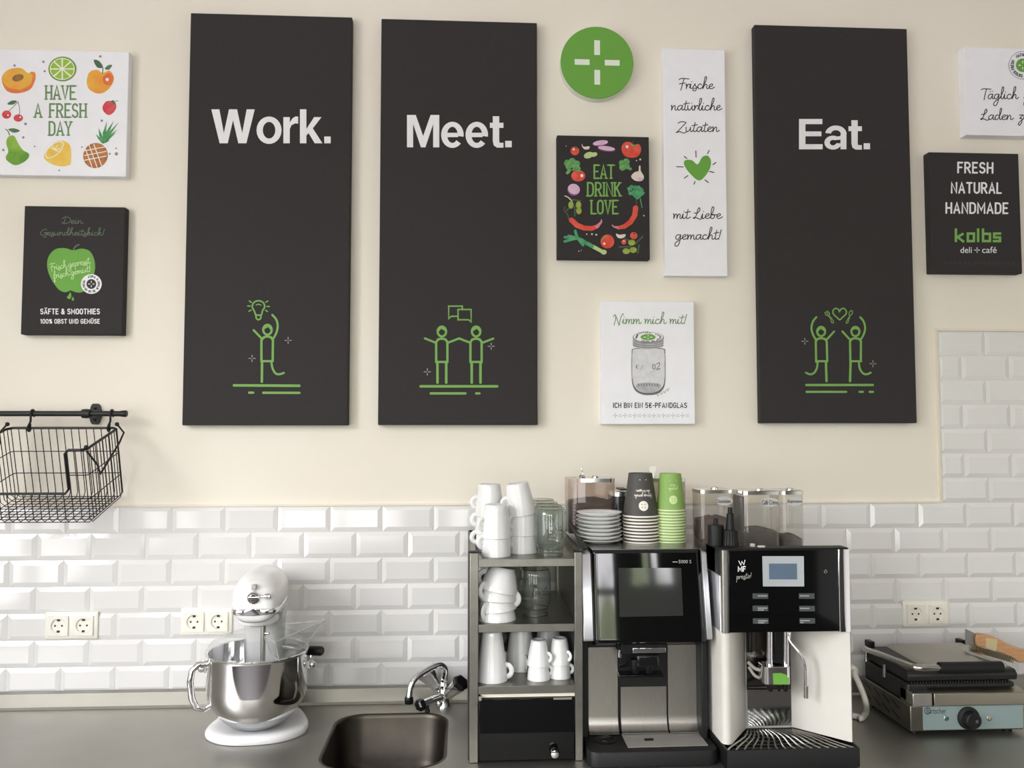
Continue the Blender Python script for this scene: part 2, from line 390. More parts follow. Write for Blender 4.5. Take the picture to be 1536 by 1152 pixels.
SCRIPT = {
 'a': (.95, [[(.75, .85), (.45, 1.0), (.12, .6), (.15, .1), (.42, .05), (.75, .75)], [(.78, .98), (.7, .25), (.82, 0), (1.05, .3)]]),
 'b': (.85, [[(0, .2), (.45, 1.6), (.52, 2.3), (.32, 2.35), (.18, 1.4), (.12, .2), (.38, 0), (.62, .4), (.5, .85), (.3, .75), (.9, .8)]]),
 'c': (.75, [[(.65, .8), (.42, 1.0), (.1, .55), (.2, .05), (.5, .03), (.85, .35)]]),
 'd': (1.0, [[(.7, .85), (.4, 1), (.1, .55), (.15, .08), (.4, .05), (.75, .9), (1.0, 2.1), (.92, 2.45), (.78, 2.0), (.72, .3), (.85, 0), (1.1, .3)]]),
 'e': (.75, [[(.1, .4), (.5, .6), (.58, .9), (.4, 1.0), (.12, .6), (.2, .08), (.5, .03), (.85, .35)]]),
 'f': (.6, [[(0, .2), (.5, 1.8), (.55, 2.3), (.4, 2.2), (.25, .8), (.0, -1.1), (.15, -1.2), (.3, -.1), (.65, .3)], [(.05, .95), (.6, 1.1)]]),
 'g': (.95, [[(.75, .85), (.45, 1), (.12, .6), (.15, .1), (.45, .05), (.75, .85)], [(.78, .95), (.65, -.4), (.35, -1.35), (.0, -1.3), (.1, -.7), (.6, -.1), (1.05, .3)]]),
 'h': (.95, [[(0, .2), (.5, 1.5), (.65, 2.4), (.45, 2.4), (.28, 1.2), (.12, 0)], [(.12, 0), (.32, .65), (.56, .95), (.68, .7), (.65, .2), (.8, 0), (1.05, .3)]]),
 'i': (.5, [[(0, .2), (.2, .98)], [(.2, .98), (.15, .2), (.3, 0), (.55, .3)], [(.3, 1.45)]]),
 'k': (.85, [[(0, .2), (.4, 1.5), (.55, 2.4), (.35, 2.3), (.22, 1.0), (.1, 0)], [(.12, .4), (.5, .95), (.6, .75), (.25, .5), (.5, .1), (.7, .03), (.95, .35)]]),
 'l': (.55, [[(0, .2), (.45, 1.5), (.55, 2.35), (.35, 2.35), (.22, 1.2), (.2, .2), (.35, 0), (.65, .3)]]),
 'm': (1.2, [[(.05, .85), (.14, .95), (.1, 0)], [(.1, 0), (.28, .7), (.46, .95), (.55, .7), (.5, 0)], [(.5, 0), (.68, .7), (.86, .95), (.96, .7), (.92, .2), (1.05, 0), (1.3, .3)]]),
 'n': (.9, [[(.05, .85), (.14, .95), (.1, 0)], [(.1, 0), (.3, .7), (.5, .95), (.62, .7), (.58, .2), (.72, 0), (1.0, .3)]]),
 'o': (.8, [[(.6, .8), (.4, 1.0), (.1, .5), (.3, 0), (.6, .3), (.55, .85), (.9, .75)]]),
 'p': (.85, [[(.22, 1.0), (.0, -1.2)], [(.12, .3), (.38, .95), (.65, .8), (.58, .2), (.35, 0), (.2, .15), (.5, .05), (.95, .3)]]),
 'r': (.6, [[(.05, .8), (.16, .95), (.1, 0)], [(.1, .1), (.3, .75), (.5, .98), (.62, .8)]]),
 's': (.65, [[(0, .2), (.35, 1.05)], [(.35, 1.05), (.35, .7), (.55, .3), (.4, -.4), (.05, -.35), (.15, 0), (.8, .3)]]),
 't': (.6, [[(.4, 1.9), (.22, .6), (.2, .12), (.35, 0), (.7, .3)], [(0, 1.25), (.7, 1.45)]]),
 'u': (.95, [[(.08, .95), (.08, .25), (.3, 0), (.6, .5), (.7, .95)], [(.7, .95), (.67, .2), (.8, 0), (1.05, .3)]]),
 'x': (.75, [[(.05, .85), (.28, .75), (.5, .1), (.85, .2)], [(.65, .95), (.1, 0)]]),
 'z': (.75, [[(.1, .85), (.6, .92), (.15, .2), (.45, .15), (.45, -.6), (.1, -1.3), (-.05, -.9), (.5, -.1), (.85, .25)]]),
 'F': (1.05, [[(.1, 1.9), (.5, 2.15), (1.5, 2.05)], [(.8, 2.1), (.55, .8), (.35, -.3)], [(.15, 1.0), (.95, 1.2)]]),
 'Z': (1.3, [[(.25, 1.75), (.6, 2.05), (1.3, 1.9), (.9, 1.2), (.2, .05), (0, -.2), (.5, 0), (1.0, -.3), (1.4, 0)]]),
 'N': (1.4, [[(0, 1.5), (.25, 1.95), (.35, 1.2), (.1, -.3)], [(.3, 1.9), (.6, .8), (.85, -.4)], [(.85, -.4), (1.1, 1.2), (1.4, 2.1), (1.55, 1.95)]]),
 'D': (1.45, [[(.6, 2.0), (.4, .8), (.25, 0)], [(0, 1.6), (.5, 2.2), (1.2, 1.9), (1.4, 1.1), (1.0, .2), (.3, 0), (0, .2), (.1, .45)]]),
 'G': (1.25, [[(1.2, 1.7), (1.0, 2.0), (.4, 1.6), (.05, .7), (.3, 0), (.8, .15), (1.1, .8)], [(.7, .85), (1.2, .9), (1.1, 0), (.9, -.7), (.6, -.6)]]),
 'L': (1.05, [[(.1, 1.15), (.5, 1.15), (.85, 1.8), (.75, 2.25), (.55, 1.8), (.4, .8), (.1, 0), (0, .2), (.4, .15), (.9, -.15), (1.2, .2)]]),
 'T': (.95, [[(0, 1.9), (.4, 2.1), (1.4, 2.0)], [(.75, 2.05), (.55, .9), (.4, -.2)]]),
 '!': (.4, [[(.45, 2.0), (.2, .5)], [(.12, .05)]]), ',': (.25, [[(.1, .1), (0, -.3)]]), '.': (.2, [[(.08, .05)]]),
}
SCRIPT['ü'] = (.95, SCRIPT['u'][1]+[[(.3, 1.45)], [(.62, 1.5)]])
SCRIPT['ä'] = (.95, SCRIPT['a'][1]+[[(.4, 1.5)], [(.72, 1.55)]])
SCRIPT['W'] = (1.5, [[(0, 1.8), (.2, 0), (.6, 1.4), (.8, 0), (1.4, 1.9)]])

def zoomed(x0, y0, s):
    return lambda x, y: (x0+x/s, y0+y/s)
def on_wall(conv, d):
    """sheet coordinates -> a point on the front of a canvas standing d off the wall"""
    def f(x, y, lift):
        p = conv(x, y); return W(p[0], p[1], d) + Vector((0, -lift, 0))
    return f
def _ell(cx, cy, rx, ry, a0, a1, n=22): return arc(cx, cy, rx, ry, a0, a1, n)
def _band(cx, cy, r0, r1, a0, a1):
    """filled ring piece as a list of quads; r0, r1 = (rx, ry) inside and outside"""
    i, o = _ell(cx, cy, *r0, a0, a1), _ell(cx, cy, *r1, a0, a1)
    return [[i[k], o[k], o[k+1], i[k+1]] for k in range(len(i)-1)]
def _rect(x0, x1, y0, y1): return [[(x0, y0), (x1, y0), (x1, y1), (x0, y1)]]
BOLD = {
 'W': (1.35, [[(0, 1), (.25, 1), (.39, .3), (.26, 0)], [(.26, 0), (.39, .3), (.51, 0)], [(.39, .3), (.55, 1), (.675, .68), (.51, 0)], [(.55, 1), (.80, 1), (.675, .68)], [(.675, .68), (.80, 1), (.96, .3), (.84, 0)], [(.84, 0), (.96, .3), (1.09, 0)], [(.96, .3), (1.10, 1), (1.35, 1), (1.09, 0)]]),
 'o': (.78, _band(.39, .385, (.195, .245), (.39, .405), 0, 360)),
 'r': (.46, _rect(0, .2, 0, .77)+[[(.2, .42), (.25, .53), (.29, .74), (.2, .62)], [(.25, .53), (.36, .585), (.38, .79), (.29, .74)], [(.36, .585), (.46, .58), (.46, .785), (.38, .79)]]),
 'k': (.7, _rect(0, .2, 0, 1)+[[(.2, .23), (.27, .3), (.40, .44), (.2, .42)], [(.2, .42), (.40, .44), (.67, .77), (.44, .77)], [(.27, .3), (.46, 0), (.70, 0), (.40, .44)]]),
 'M': (1.0, _rect(0, .19, 0, 1)+_rect(.81, 1, 0, 1)+[[(.19, 1), (.19, .72), (.43, 0), (.5, .35), (.27, 1)], [(.43, 0), (.57, 0), (.5, .35)], [(.5, .35), (.57, 0), (.81, .72), (.81, 1), (.73, 1)]]),
 'e': (.70, _band(.35, .385, (.165, .25), (.35, .405), -8, 318)+_rect(.17, .53, .315, .45)),
 't': (.42, _rect(.09, .29, .2, .96)+_rect(0, .09, .6, .76)+_rect(.29, .42, .6, .76)+[[(.09, .2), (.12, .06), (.22, -.01), (.30, .14), (.29, .2)], [(.22, -.01), (.42, -.01), (.42, .14), (.30, .14)]]),
 'E': (.74, _rect(0, .2, 0, 1)+_rect(.2, .74, 0, .17)+_rect(.2, .70, .43, .59)+_rect(.2, .73, .83, 1)),
 'a': (.70, _band(.36, .5, (.155, .13), (.335, .285), 0, 172)+_rect(.505, .69, 0, .5)+_band(.27, .22, (.10, .09), (.27, .23), 60, 318)+[[(.32, .30), (.405, .42), (.505, .44), (.505, .32)], [(.34, .16), (.47, .067), (.505, .10), (.505, .2), (.38, .2)]]),
 '.': (.2, _rect(0, .2, 0, .2)),
}
def bold_text(mb, txt, fit, gap=.055):
    x0, y0, x1, y1 = fit
    tot = sum(BOLD[c][0] for c in txt)+gap*(len(txt)-1); x = 0
    for j, ch in enumerate(txt):
        for q in BOLD[ch][1]: mb.poly([(x0+(x+a)/tot*(x1-x0), y1-b*(y1-y0)) for a, b in q], 0, 0)
        x += BOLD[ch][0]+gap
def block_text(mb, txt, fit, offs, lay=0, mi=0, bold=0.0, shear=0.0):
    """solid sans lettering fitted into the box fit = (x0,y0,x1,y1), y down, of the Ink mb"""
    cu = bpy.data.curves.new('lettering', 'FONT'); cu.body = txt; cu.size = 1.0; cu.offset = bold; cu.resolution_u = 4
    o = bpy.data.objects.new('lettering', cu)
    me = o.to_mesh()
    vs = [(v.co.x+shear*v.co.y, v.co.y) for v in me.vertices]; fs = [tuple(p.vertices) for p in me.polygons]
    o.to_mesh_clear(); bpy.data.objects.remove(o); bpy.data.curves.remove(cu)
    xs = [v[0] for v in vs]; ys = [v[1] for v in vs]
    ax, bx, ay, by = min(xs), max(xs), min(ys), max(ys)
    x0, y0, x1, y1 = fit
    mb.add([mb.pt((x0+(x-ax)/(bx-ax)*(x1-x0), y1-(y-ay)/(by-ay)*(y1-y0)), lay) for x, y in vs], fs, mi)
# ---------------------------------------------------------------- the room
PY = 0.006                                   # face of the plaster, the tiles stand 6 mm proud of it
mb = MB().box(RX0-.2, RX1+.2, PY, PY+.2, 0, RZ); struct('wall_back', mb, CREAM)
mb = MB().box(RX0-.2, RX1+.2, RY-.2, PY+.2, -.2, 0); struct('floor', mb, M('dark_plank_floor', '#2f2822', 0.7, col2='#383029', scale=8))
mb = MB().box(RX0-.2, RX1+.2, RY-.2, PY+.2, RZ, RZ+.2); struct('ceiling', mb, M('white_ceiling', '#efede8', 0.8))
mb = MB().box(RX1, RX1+.2, RY, PY, 0, RZ); struct('wall_right', mb, M('white_wall_paint', '#e8e7e3', .8))
def holed(name, wins, along):
    mb = MB(); a0, a1 = (RX0, RX1) if along == 'x' else (RY, PY)
    def bx(a, b, z0, z1):
        if along == 'x': mb.box(a, b, RY-.2, RY, z0, z1)
        else: mb.box(RX0-.2, RX0, a, b, z0, z1)
    p = a0
    for (a, b, z0, z1) in sorted(wins):
        bx(p, a, 0, RZ); bx(a, b, 0, z0); bx(a, b, z1, RZ); p = b
    bx(p, a1, 0, RZ)
    struct(name, mb, M('white_wall_paint', '#e8e7e3', .8) if along == 'y' else M('dark_front_wall', '#4b4845', .85))  # front wall's backlit shade is put into its dark colour
holed('wall_front', WINS_FRONT, 'x'); holed('wall_left', WINS_LEFT, 'y')
FRM = M('dark_window_frame', '#3a3733', 0.5)
for i, (a, b, z0, z1) in enumerate(list(WINS_FRONT)+list(WINS_LEFT)):
    mb = MB(); fr = .06
    rects = [(a, b, z0, z0+fr), (a, b, z1-fr, z1), (a, a+fr, z0+fr, z1-fr), (b-fr, b, z0+fr, z1-fr), ((a+b)/2-.03, (a+b)/2+.03, z0+fr, z1-fr), (a+fr, (a+b)/2-.03, 2.2, 2.26), ((a+b)/2+.03, b-fr, 2.2, 2.26)]
    for (p, q, r, s_) in rects:
        if i < len(WINS_FRONT): mb.box(p, q, RY-.12, RY-.06, r, s_)
        else: mb.box(RX0-.12, RX0-.06, p, q, r, s_)
    struct('window_%d' % (i+1), mb, FRM)

# metro tiles with bevelled edges
ZT, ZU = CAMZ-0.2265, CAMZ-0.7445          # top of the tile field, top of the steel upstand
XR = X(1409.5, 0, 620); ZR = CAMZ+0.2965   # the taller field at the right
def tile(mb, x0, x1, z0, z1):
    g = .0008; x0 += g; x1 -= g; z0 += g; z1 -= g
    if x1-x0 < .01 or z1-z0 < .01: return
    ix = min(.0125, (x1-x0)*.3); iz = min(.0125, (z1-z0)*.3)
    o = [(x0, z0), (x1, z0), (x1, z1), (x0, z1)]; i = [(x0+ix, z0+iz), (x1-ix, z0+iz), (x1-ix, z1-iz), (x0+ix, z1-iz)]
    v = [(p, PY, q) for p, q in o]+[(p, .0040, q) for p, q in o]+[(p, 0, q) for p, q in i]
    f = [(8, 9, 10, 11)]
    for a in range(4):
        b = (a+1) % 4; f += [(a, b, 4+b, 4+a), (4+a, 4+b, 8+b, 8+a)]
    mb.add(v, f)
mb = MB()
XS = 0.14
for k in range(7):
    z1 = ZT-.075*k; z0 = max(z1-.075, ZU-.004)
    for side in (0, 1):
        off = (.058, .018)[side]+(.075 if k % 2 else 0); lo, hi = ((RX0, XS), (XS, RX1))[side]
        x = off+.15*math.floor((lo-off)/.15)
        while x < hi:
            tile(mb, max(x, lo), min(x+.15, hi), z0, z1); x += .15
for k in range(7):
    z0 = ZT+.0745*k+.0005; z1 = z0+.0745
    off = XR+(-.075 if k % 2 else 0); x = off
    while x < RX1:
        tile(mb, max(x, XR), min(x+.15, RX1), z0, z1); x += .15
struct('wall_tile', mb, TILE, angle=8)
mb = MB().box(RX0, RX1, .0045, PY-.0001, ZU-.01, ZT).box(XR, RX1, .0045, PY-.0001, ZT, ZR)
struct('wall_grout', mb, GROUT)
mb = MB().box(XR-.007, XR, -.001, PY, ZT+.0001, ZR+.007).box(XR, RX1, -.001, PY, ZR, ZR+.007).box(XS, XR-.007, -.001, PY, ZT, ZT+.005).box(RX0, XS, -.001, PY, ZT, ZT+.005)
struct('trim_1', mb, TRIMM)

# ---------------------------------------------------------------- worktop with sink
ZC = 0.9
SX0, SX1, SY0, SY1, SR = -.343, -.047, -.478, -.112, .075
wt = thing('steel_worktop', 'long brushed steel worktop with low upstand and sunken sink along the tiled wall', 'worktop', (0, -.3, ZC))
hole = rrect(SX0, SX1, SY0, SY1, SR, 8)
bm = bmesh.new()
outer = [(RX0+.001, -.65), (RX1-.001, -.65), (RX1-.001, -.001), (RX0+.001, -.001)]
def loop(pts, z):
    vs = [bm.verts.new((p[0], p[1], z)) for p in pts]
    return vs, [bm.edges.new((vs[i], vs[(i+1) % len(vs)])) for i in range(len(vs))]
v1, e1 = loop(outer, ZC); v2, e2 = loop(hole, ZC)
bmesh.ops.triangle_fill(bm, use_beauty=True, edges=e1+e2)
bm.verts.index_update()
mb = MB(); mb.add([v.co for v in bm.verts], [[v.index for v in f.verts] for f in bm.faces]); bm.free()
n = len(outer); mb.rings([[(p[0], p[1], ZC) for p in outer], [(p[0], p[1], ZC-.04) for p in outer]], False)
build('work_surface', mb, WORK, wt)
prof = [(0, 0), (0, .0445), (-.012, .0445), (-.02, .042), (-.021, .006), (-.027, 0)]
mb = MB().prism([(y-.0012, ZC+z+.0002) for y, z in prof], 'x', RX0+.001, RX1-.001)
build('upstand', mb, WORK, wt)
rs = []
for (ins, dz) in ((-.004, .0012), (-.001, .0012), (.002, -.002), (.004, -.01), (.012, -.12), (.025, -.142), (.05, -.15), (.12, -.153)):
    rs.append([(x, y, ZC+dz) for x, y in rrect(SX0+ins, SX1-ins, SY0+ins, SY1-ins, max(.01, SR-ins*.6), 8)])
mb = MB().rings(rs, False); mb.f.append(list(range(len(mb.v)-36, len(mb.v)))); mb.m.append(0)
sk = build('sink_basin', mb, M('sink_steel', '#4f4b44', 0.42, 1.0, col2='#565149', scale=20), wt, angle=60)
mb = MB().lathe([(0, .002), (.02, .002), (.022, .006), (.036, .006), (.038, 0)], (-.2, -.3, ZC-.153), 24)
build('drain', mb, CHROME, sk)
bc = thing('base_cabinet', 'plain grey base cabinet carrying the steel worktop', 'cabinet', (0, -.3, 0))
mb = MB().box(RX0+.002, RX1-.002, -.6, -.58, .1, ZC-.041).box(RX0+.002, RX1-.002, -.58, -.004, .08, .1).box(RX0+.002, RX0+.02, -.58, -.004, .1, ZC-.041).box(RX1-.02, RX1-.002, -.58, -.004, .1, ZC-.041).box(-.5, -.48, -.58, -.004, .1, ZC-.041).box(.3, .32, -.58, -.004, .1, ZC-.041).box(RX0+.002, RX1-.002, -.55, -.53, 0, .08)
build('carcass', mb, M('grey_laminate', '#77756f', .5), bc)
for i in range(6):
    x0 = RX0+.01+i*.914
    d = build('door', MB().box(x0, x0+.905, -.62, -.6, .11, ZC-.05), M('grey_laminate', '#77756f'), bc, bevel=.003)
    build('handle', MB().tube([(x0+.78, -.621, .8), (x0+.78, -.645, .8), (x0+.88, -.645, .8), (x0+.88, -.621, .8)], .005), CHROME, d)

# ---------------------------------------------------------------- sockets
def outlet(px0, px1, py0, py1, label):
    a, b = W(px0, py0, .009), W(px1, py1, .009)
    cx, cz = (a.x+b.x)/2, (a.z+b.z)/2; w, h = abs(b.x-a.x), abs(a.z-b.z)
    IV = M('ivory_socket_plastic', '#eeebdf', 0.3); DK = M('socket_hole', '#26241f', 0.6)
    r = thing('power_outlet', label, 'power outlet', (cx, 0, cz), group='double wall sockets')
    pl = rrect(cx-w/2, cx+w/2, cz-h/2, cz+h/2, .004, 4)
    pl2 = rrect(cx-w/2+.003, cx+w/2-.003, cz-h/2+.003, cz+h/2-.003, .003, 4)
    mb = MB().rings([[(x, 0.001, z) for x, z in pl], [(x, -.0045, z) for x, z in pl], [(x, -.0065, z) for x, z in pl2]])
    build('frame', mb, IV, r)
    for s_ in (-1, 1):
        c = cx+s_*w*.237; q = h*.36; R_ = h*.255
        mb = MB(); m = 32
        sq = []
        for j in range(m):
            t = 2*PI*j/m+PI/4; k = 1/max(abs(math.cos(t)), abs(math.sin(t)))
            sq.append((c+q*k*math.cos(t), cz+q*k*math.sin(t)))
        ci = lambda rr, y: [(c+rr*math.cos(2*PI*j/m+PI/4), y, cz+rr*math.sin(2*PI*j/m+PI/4)) for j in range(m)]
        mb.rings([[(x, -.006, z) for x, z in sq], [(x, -.0115, z) for x, z in sq], ci(R_*1.06, -.0115), ci(R_, -.0105), ci(R_*.96, -.0068)], False)
        mb.f.append(list(range(m*4, m*5))); mb.m.append(0)
        s = build('socket', mb, IV, r, angle=30)
        mb = MB()
        for dx in (-.0095, .0095): mb.lathe([(.0028, -.0072), (0, -.0072)], (c+dx, 0, cz), 12, axis='y', mi=0)
        for sg in (-1, 1):
            mb.box(c-.0035, c+.0035, -.0095, -.0066, cz+sg*R_*.82-.0026, cz+sg*R_*.82+.0026)
        build('contacts', mb, DK, s)
outlet(67, 145, 919, 958.5, 'ivory double socket on the tiles under the wire basket, leftmost of three')
outlet(271, 347, 913, 952.5, 'ivory double socket on the tiles directly left of the white stand mixer')
outlet(1355, 1425.5, 902, 940, 'ivory double socket on the tiles above the contact grill at right')

# ---------------------------------------------------------------- canvases and signs
CD = .022
def canvas(px, label, mat, name='wall_canvas', cat='wall canvas', d=CD, group=None):
    p = [W(x, y, d) for x, y in px]
    x0, x1 = (p[0].x+p[3].x)/2, (p[1].x+p[2].x)/2; z1, z0 = (p[0].z+p[1].z)/2, (p[2].z+p[3].z)/2
    o = build(name, MB().box(x0, x1, -d, PY-.0002, z0, z1), mat, None, origin=((x0+x1)/2, 0, (z0+z1)/2), bevel=.0022, seg=2)
    return tag(o, label, cat, group)

# --- Work / Meet / Eat
def icon_ink(x0, y0, s): return Ink(on_wall(zoomed(x0, y0, s), CD+.0001))
def person(k, cx, hy, sx, side=1, hair=0):
    k.ring(cx, hy, 43, 50, 22)
    h = [(cx-48*side, hy+5), (cx-44*side, hy-28), (cx-22*side, hy-50), (cx+10*side, hy-56), (cx+38*side, hy-38), (cx+50*side, hy-5), (cx+45*side, hy+6), (cx+20*side, hy-12), (cx-8*side, hy-28), (cx-26*side, hy-4)]
    if hair: h = [(cx-48, hy+5), (cx-46, hy-25), (cx-20, hy-52), (cx+20, hy-52), (cx+46, hy-25), (cx+48, hy+5), (cx+34, hy-14), (cx, hy-26), (cx-30, hy-14)]
    k.poly(h, 0, 1)
w_ = canvas([(285, 18), (528, 27), (522, 637.5), (274, 638.5)], 'tall charcoal canvas reading Work with a green dancing figure under a light bulb', CANVAS_D, group='tall charcoal word canvases')
k = Ink(on_wall(lambda x, y: (x, y), CD+.0001)); bold_text(k, 'Work.', (317, 164, 496, 215)); build('lettering', k, INKW, w_, flat=True)
k = icon_ink(320, 430, 6.775)
k.line([(430, 287), (415, 245), (398, 215), (398, 185), (420, 155), (458, 143), (498, 155), (520, 185), (518, 215), (500, 245), (486, 287), (430, 287)], 15, sm=4)
k.line([(435, 290), (436, 320), (458, 336), (482, 320), (483, 290)], 15, sm=4); k.line([(436, 186), (458, 179), (484, 187)], 11, sm=4)
for a, b in (((365, 145), (388, 160)), ((350, 197), (375, 197)), ((362, 250), (383, 238)), ((532, 158), (555, 146)), ((544, 201), (570, 201)), ((531, 240), (551, 253))): k.line([a, b], 12)
k.line([(600, 287), (640, 335), (654, 400), (642, 465), (612, 525)], 21, sm=5); k.line([(410, 442), (490, 525)], 21)
person(k, 550, 438, 1, -1)
k.line([(489, 758), (489, 545), (512, 515), (550, 505), (588, 515), (606, 545), (603, 755)], 23); k.line([(489, 757), (603, 757)], 22)
k.line([(495, 765), (493, 966)], 25); k.line([(591, 770), (602, 830), (632, 880), (672, 890), (716, 876)], 21, sm=5)
k.line([(210, 1003), (875, 1007)], 26); k.line([(365, 1077), (405, 1077)], 24); k.line([(508, 1078), (875, 1079)], 24)
k.sparkle(760, 546, 32, 8, 1); k.sparkle(394, 729, 33, 8, 1)
build('illustration', k, [INKG, INKGR], w_, flat=True)
w_ = canvas([(571, 26), (806, 36), (806, 638), (568, 637)], 'tall charcoal canvas reading Meet with two green figures touching hands', CANVAS_D, group='tall charcoal word canvases')
k = Ink(on_wall(lambda x, y: (x, y), CD+.0001)); bold_text(k, 'Meet.', (610.5, 172.5, 767.5, 221)); build('lettering', k, INKW, w_, flat=True)
k = icon_ink(610, 440, 6.775)
k.line([(515, 233), (450, 234), (427, 258), (427, 130), (565, 130), (565, 160)], 14); k.line([(522, 164), (655, 164), (655, 292), (632, 269), (522, 269), (522, 164)], 14)
for cx, side in ((358, 1), (706, -1)):
    person(k, cx, 388, 1, side)
    x0, x1 = cx-58, cx+56
    k.line([(x0, 700), (x0, 495), (x0+20, 468), (cx, 460), (x1-20, 468), (x1, 495), (x1, 700)], 23); k.line([(x0, 697), (x1, 697)], 22)
    k.line([(cx-45, 705), (cx-45, 908)], 25); k.line([(cx+44, 705), (cx+44, 908)], 25)
k.line([(185, 458), (295, 502)], 21); k.line([(420, 502), (533, 458), (645, 502)], 21); k.line([(770, 502), (880, 460)], 21)
k.line([(142, 945), (920, 945)], 26); k.line([(245, 1017), (598, 1017)], 24); k.line([(706, 1017), (740, 1017)], 24)
k.sparkle(859, 538, 32, 8, 1); k.sparkle(210, 798, 33, 8, 1)
build('illustration', k, [INKG, INKGR], w_, flat=True)
w_ = canvas([(1132.5, 38.5), (1360, 41.5), (1376, 634.5), (1140, 635)], 'tall charcoal canvas reading Eat with two green figures below a heart, fork and spoon', CANVAS_D, group='tall charcoal word canvases')
k = Ink(on_wall(lambda x, y: (x, y), CD+.0001)); bold_text(k, 'Eat.', (1198.5, 178.5, 1305, 224)); build('lettering', k, INKW, w_, flat=True)
k = icon_ink(1180, 440, 7.2)
k.line([(570, 198), (555, 170), (525, 163), (500, 188), (505, 225), (540, 257), (572, 285), (605, 257), (640, 225), (642, 188), (617, 163), (588, 170), (570, 198)], 14, sm=3)
k.line([(412, 205), (424, 234), (450, 242), (463, 222), (440, 190)], 9, sm=3); k.line([(426, 196), (446, 228)], 8); k.line([(452, 242), (474, 275), (486, 318), (505, 320), (508, 308), (484, 268), (455, 240)], 8)
k.line([(p[0]*.87+692-p[1]*.45, 212+p[0]*.45+p[1]*.87) for p in arc(0, 0, 17, 28, 0, 360, 16)], 9); k.line([(683, 240), (662, 275), (640, 312), (645, 325), (660, 318), (672, 280), (685, 240)], 8)
for cx, side, sg in ((372, 1, 1), (742, -1, -1)):
    person(k, cx, 412, 1, side, hair=0 if sg == 1 else 1)
    x0, x1 = cx-58, cx+60
    k.line([(x0+4, 740), (x0, 520), (x0+20, 492), (cx, 484), (x1-20, 492), (x1, 520), (x1+(6 if sg == 1 else -2), 735)], 23); k.line([(x0+5, 733), (x1+2, 733)], 22)
    def mx(pts): return [(cx+sg*(p-372), q) for p, q in pts]
    k.line(mx([(320, 258), (283, 305), (267, 380), (286, 450), (318, 505)]), 21, sm=5); k.line(mx([(432, 500), (512, 412)]), 21)
    k.line(mx([(334, 745), (325, 810), (292, 862), (250, 874), (207, 857)]), 21, sm=5); k.line(mx([(424, 745), (430, 948)]), 25)
k.line([(212, 990), (930, 990)], 25); k.line([(215, 1064), (643, 1064)], 23); k.line([(787, 1064), (823, 1064)], 23); k.line([(896, 1064), (932, 1064)], 23)
k.sparkle(196, 518, 33, 8, 1); k.sparkle(932, 760, 33, 8, 1)
build('illustration', k, [INKG, INKGR], w_, flat=True)

# --- round green sign
c = W(896, 93, .03); rad = .1105
o = tag(build('round_sign', MB().lathe([(0, PY-.0002), (rad, PY-.0002), (rad, -.024)], (c.x, 0, c.z), 72, axis='y'), M('sign_white_edge', '#dfe6d8', .5), None, origin=(c.x, 0, c.z)), 'round green sign with a white broken cross, white edge', 'wall sign')
build('face', MB().lathe([(rad, -.024), (rad, -.0262), (rad-.001, -.027), (0, -.027)], (c.x, 0, c.z), 72, axis='y'), INKS, o)
k = Ink(lambda x, y, l: Vector((c.x+x, -.027-l, c.z+y)))
u = rad/115
for (a, b, p, q) in ((-9, 9, 24, 71), (-9, 9, -71, -24), (-71, -24, -9, 9), (24, 71, -9, 9)): k.poly([(a*u, p*u), (b*u, p*u), (b*u, q*u), (a*u, q*u)])
build('emblem', k, M('sign_pale_print', '#e4ebdc', .6), o, flat=True)

def logo(k, cx, cy, r, disc, dark, mark, words=True, tw=.05, sy=1.0):
    """round stamp: centre disc with a broken cross and words on a ring"""
    k.ell(cx, cy, r*.47, r*.47*sy, disc, 2)
    for a, b in ((1, 0), (-1, 0), (0, 1), (0, -1)): k.line([(cx+a*r*.12, cy+b*r*.12*sy), (cx+a*r*.3, cy+b*r*.3*sy)], r*.07, mark, 3, cap=False)
    if not words: return
    for txt, mid, flip in (('NATURAL', 90, 0), ('HANDMADE', 0, 0), ('KOLBS DELI', 270, 1), ('FRESH', 180, 0)):
        n = len(txt); step = 11.0
        for i, ch in enumerate(txt):
            if ch == ' ': continue
            an = mid+(1 if flip else -1)*(i-(n-1)/2)*step; t = math.radians(an)
            px, py = math.cos(t), -math.sin(t)
            ux, uy = (-py, px) if not flip else (py, -px)      # reading direction
            rr = r*(.64 if not flip else .82)
            h = r*.18; wd_ = CAPS[ch][0]*h
            O = (cx+px*rr-ux*wd_/2, cy+(py*rr-uy*wd_/2)*sy); E_ = (O[0]+ux*wd_, O[1]+uy*wd_*sy)
            k.text(CAPS, ch, O, E_, h, r*tw, dark, 2)

# --- HAVE A FRESH DAY
o = canvas([(-22, 75), (191.5, 75), (191.5, 262.5), (-22, 265)], 'white canvas with painted fruit around the words Have a fresh day', CANVAS_W)
FR = [INKDG, M('paint_orange', '#ef9a3a', .7, col2='#e9b94a', scale=22), M('paint_red_orange', '#e2673d', .7, col2='#ee8a3e', scale=22), M('paint_brown', '#8a6334', .7, col2='#a97b42', scale=60),
      M('paint_lime', '#a9cb4a', .7, col2='#8fb83c', scale=40), M('paint_lime_rind', '#6a9440', .7, col2='#82a653', scale=40), M('paint_pale', '#f1f2e2', .7), M('paint_leaf', '#46684d', .7, col2='#5c7d55', scale=60),
      M('paint_red', '#d2394a', .7, col2='#dd5a5f', scale=60), M('paint_pear', '#5f9a2e', .7, col2='#93bb47', scale=16), M('paint_yellow', '#efc14b', .7, col2='#f2d474', scale=20),
      M('paint_pineapple', '#a5623d', .7, col2='#c98650', scale=40), M('paint_green', '#3f8a55', .7, col2='#6bb072', scale=60), M('paint_grey_spot', '#8d8a90', .7)]
k = Ink(on_wall(zoomed(0, 50, 4.8), CD+.0001))
